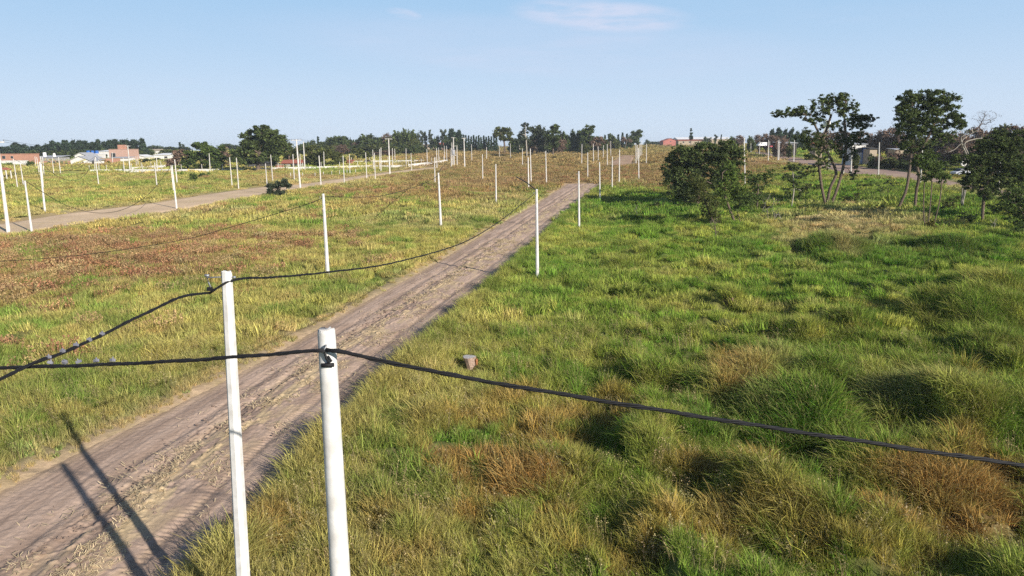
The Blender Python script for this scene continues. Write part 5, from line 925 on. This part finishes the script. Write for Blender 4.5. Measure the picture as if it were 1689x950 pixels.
far_trees([(-12, 243, 20, 470, 'pine'), (3, 241, 16, 470, 'pine'), (15, 240, 14, 460, 'pine'), (24, 234, 13, 450, 'pine'), (31, 236, 12, 455, 'pine'), (40, 237, 12, 460, 'pine'), (50, 240, 14, 450, 'pine'), (62, 237.5, 12, 460, 'pine'), (73, 236, 14, 455, 'pine'), (80, 237, 12, 470, 'pine'), (88, 230, 14, 450, 'pine'), (97, 233, 13, 455, 'pine'), (108, 230, 14, 450, 'pine'), (119, 228.5, 14, 455, 'pine'), (130, 230, 14, 450, 'pine'), (140, 231, 14, 455, 'pine'), (150, 232.5, 14, 460, 'pine'), (160, 228, 13, 455, 'pine'), (170, 231, 13, 460, 'pine'), (180, 229.5, 14, 455, 'pine'), (190, 228.5, 14, 460, 'pine'), (200, 229.5, 14, 455, 'pine'), (210, 228, 14, 460, 'pine'), (221, 229, 13, 455, 'pine'), (231, 226, 13, 450, 'pine'), (237, 235, 12, 460, 'pine')], 'in the pine row behind the houses', 'pines behind the left houses')
far_trees([(10, 252, 22, 420, 'round'), (30, 250, 20, 430, 'round'), (48, 247, 20, 425, 'round'), (65, 250, 22, 430, 'olive'), (85, 247, 22, 430, 'round'), (104, 251, 20, 405, 'round'), (110, 247, 22, 430, 'round'), (128, 246, 22, 430, 'round'), (150, 246, 22, 435, 'round'), (172, 244, 22, 435, 'round'), (170, 253, 10, 385, 'round'), (195, 244, 24, 430, 'round'), (215, 244, 24, 430, 'round'), (222, 250, 16, 405, 'round'), (232, 248, 14, 415, 'round'), (243, 243, 20, 470, 'round'), (258, 263, 20, 360, 'olive'), (240, 264, 16, 350, 'olive'), (272, 246, 16, 430, 'olive'), (281, 247, 16, 420, 'round'), (290, 245, 18, 430, 'olive')], 'among the left houses', 'broad trees among the left houses')
far_trees([(245, 240, 22, 700, 'round'), (258, 239, 22, 700, 'round'), (272, 242, 26, 700, 'round'), (285, 241, 24, 700, 'round'), (300, 242, 24, 700, 'round'), (296, 234, 8, 520, 'conifer'), (301, 237, 9, 520, 'euc'), (375, 236, 20, 700, 'round'), (388, 238, 20, 700, 'round')], 'on the far ridge behind the green clump', 'trees on the far left ridge')
far_trees([(500, 236, 18, 520, 'round'), (510, 230, 20, 540, 'round'), (524, 224, 8, 520, 'conifer'), (528, 232, 18, 520, 'round'), (540, 230, 16, 520, 'round'), (548, 224, 22, 500, 'round'), (562, 222, 26, 490, 'round'), (575, 224, 20, 500, 'round'), (560, 238, 24, 440, 'bare'), (538, 238, 22, 430, 'olive'), (586, 234, 20, 470, 'bare')], 'above the olive trees', 'trees behind the olive trees')
far_trees([(592, 224, 18, 480, 'round'), (604, 220, 24, 470, 'round'), (616, 219.5, 24, 470, 'round'), (628, 225, 20, 480, 'round'), (638, 218, 14, 480, 'bare'), (648, 222, 20, 470, 'olive'), (658, 214, 22, 470, 'round'), (667, 210, 16, 475, 'round'), (675, 213, 20, 470, 'round'), (680, 225, 22, 460, 'olive'), (606, 236, 26, 430, 'olive'), (625, 238, 26, 430, 'olive'), (645, 240, 24, 420, 'olive'), (682, 240, 14, 430, 'round'), (640, 247, 20, 400, 'bare'), (620, 250, 20, 390, 'bare')], 'in the tall centre-left wood', 'trees of the centre-left wood')
far_trees([(690, 217, 9, 560, 'euc'), (695, 214, 8, 560, 'euc'), (701, 216, 8, 565, 'euc'), (709, 213, 8, 560, 'euc'), (718, 223, 14, 560, 'round'), (728, 212, 7, 555, 'euc'), (734, 212, 8, 560, 'euc'), (739, 224, 16, 540, 'round'), (746, 211, 13, 550, 'pine'), (758, 212, 14, 550, 'pine'), (752, 224, 14, 530, 'round')], 'above the centre houses', 'tall thin trees above the centre houses')
far_trees([(760+4.2*i, 222+.25*i+random.uniform(-1.5, 2), 7.5, 500+random.uniform(-8, 8), 'conifer') for i in range(15)], 'in the conifer hedge', 'conifers of the centre hedge')
far_trees([(850, 226, 12, 440, 'round'), (856, 222, 14, 400, 'euc'), (877, 226, 14, 385, 'bare'), (890, 208, 10, 400, 'euc'), (898, 206, 10, 400, 'euc'), (903, 214, 12, 395, 'euc'), (925, 212, 12, 420, 'euc'), (933, 215, 12, 420, 'round'), (940, 222, 14, 430, 'round'), (947, 211, 12, 430, 'round'), (955, 212, 12, 430, 'round'), (962, 212, 11, 430, 'round'), (926, 225, 14, 400, 'bare'), (952, 226, 20, 440, 'round'), (936, 228, 20, 450, 'round'), (965, 236, 14, 400, 'olive'), (992, 228, 14, 460, 'bare')], 'in the grey-green centre group', 'trees of the grey-green centre group')
far_trees([(998, 222, 8, 560, 'conifer'), (1004, 220, 8, 560, 'conifer'), (1011, 219, 14, 540, 'round'), (1020, 221, 8, 560, 'conifer'), (1027, 218, 8, 560, 'conifer'), (1034, 220, 8, 560, 'conifer'), (1040, 221, 12, 550, 'round'), (1003, 230, 14, 500, 'bare'), (1014, 228, 14, 500, 'olive'), (1068, 229, 6, 650, 'round')], 'left of the dark round end tree', 'trees at the right of the centre line')
far_trees([(1066+5*i, 233+random.uniform(-.4, .4), 9, 860, 'round') for i in range(7)], 'in the thin dark line left of the red barn', 'thin far tree line')
far_trees([(1165, 224, 8, 620, 'round'), (1172, 226, 6, 620, 'euc'), (1180, 221, 6, 600, 'euc'), (1190, 221, 5, 600, 'conifer'), (1210, 224, 12, 560, 'round'), (1220, 222, 14, 500, 'bare'), (1240, 223, 12, 360, 'round'), (1253, 221, 16, 370, 'bare'), (1266, 219, 18, 370, 'bare'), (1280, 222, 18, 365, 'bare'), (1292, 222, 16, 360, 'bare'), (1274, 210, 12, 420, 'pine'), (1284, 208, 14, 420, 'pine'), (1296, 210, 12, 420, 'pine'), (1306, 209, 12, 420, 'pine'), (1316, 214, 12, 400, 'pine'), (1326, 216, 14, 380, 'round'), (1305, 228, 14, 340, 'round'), (1294, 229, 12, 285, 'bare'), (1303, 233, 9, 280, 'olive'), (1281, 231, 10, 285, 'bare')], 'between warehouse and spreading tree', 'trees behind the right road')
far_trees([(1345, 216, 22, 300, 'bare'), (1365, 214, 22, 300, 'bare'), (1388, 212, 24, 290, 'bare'), (1405, 218, 22, 270, 'bare'), (1425, 214, 22, 265, 'bare'), (1440, 218, 20, 260, 'bare'), (1455, 212, 24, 260, 'bare'), (1468, 208, 24, 255, 'bare'), (1485, 214, 24, 250, 'bare'), (1500, 222, 26, 240, 'bare'), (1520, 222, 28, 235, 'olive'), (1545, 224, 28, 235, 'bare'), (1566, 220, 28, 230, 'bare'), (1588, 216, 30, 225, 'bare'), (1608, 208, 30, 230, 'bare'), (1570, 240, 34, 200, 'bare'), (1600, 238, 34, 195, 'bare'), (1632, 214, 26, 225, 'bare'), (1655, 202, 26, 225, 'olive'), (1675, 203, 26, 220, 'bare'), (1695, 204, 28, 215, 'bare'), (1630, 236, 34, 195, 'olive'), (1665, 236, 34, 190, 'bare'), (1700, 236, 34, 190, 'olive'), (1560, 215, 24, 240, 'olive'), (1640, 206, 26, 235, 'olive'), (1685, 216, 30, 200, 'bare'), (1655, 222, 28, 205, 'bare'), (1618, 226, 26, 205, 'bare'), (1590, 230, 28, 205, 'bare'), (1645, 250, 30, 180, 'olive'), (1610, 255, 30, 180, 'bare'), (1685, 250, 30, 175, 'bare')], 'in the brown thicket at right', 'trees of the brown thicket at right')
far_trees([(1412, 252, 10, 205, 'olive'), (1440, 252, 12, 204, 'round'), (1452, 256, 16, 203, 'bare'), (1478, 246, 20, 206, 'bare'), (1490, 248, 20, 206, 'olive'), (1508, 246, 24, 200, 'bare'), (1530, 248, 24, 195, 'round'), (1470, 258, 26, 200, 'olive'), (1492, 262, 24, 195, 'round'), (1510, 264, 26, 190, 'round'), (1532, 266, 26, 185, 'round'), (1555, 266, 26, 182, 'round'), (1612, 274, 30, 170, 'olive'), (1640, 276, 30, 168, 'round'), (1672, 276, 34, 165, 'round'), (1700, 280, 34, 160, 'round')], 'in the dark hedge along the right road', 'hedge trees along the right road')
T_('leafless_tree', (1622, 262), [(1625, 193, 26, 12, 70), (1622, 208, 18, 10, 30)], 'fine-twigged leafless tree against the sky at right', 'leaf_bare', r0=.2, nl=7, ls=.12, seed=90, D=215, stems=[[(1621, 262), (1621, 235), (1621, 212)]], rclump=1.2)

far_trees([(846+9.3*i, 224+random.uniform(-3, 4), 15, 455+random.uniform(-10, 15), random.choice(['round', 'round', 'olive', 'euc'])) for i in range(17)], 'in the rear rank of the centre group', 'rear rank of the centre group')
far_trees([(496+10.5*i, 237+random.uniform(-3, 3), 17, 455+random.uniform(-10, 15), random.choice(['round', 'round', 'olive'])) for i in range(20)], 'in the rear rank of the left-centre wood', 'rear rank of the left-centre wood')
# ------------------------------------------------------------------ thin afternoon haze in the air
m = MB(); m.box(-2600, 2600, -400, 3200, -75, 40); hz_o = m.build('haze', None); tag(hz_o, 'faint bluish haze over the plain', 'haze', kind='stuff')
hm = bpy.data.materials.new('haze_air'); hm.use_nodes = True; hn = hm.node_tree; hn.nodes.clear(); ho = hn.nodes.new('ShaderNodeOutputMaterial'); hv = hn.nodes.new('ShaderNodeVolumePrincipled')
hv.inputs['Color'].default_value = (.78, .88, 1, 1); hv.inputs['Density'].default_value = .00016; hv.inputs['Anisotropy'].default_value = 0
hn.links.new(hv.outputs[0], ho.inputs['Volume']); hz_o.data.materials.append(hm)
S.cycles.volume_bounces = 0
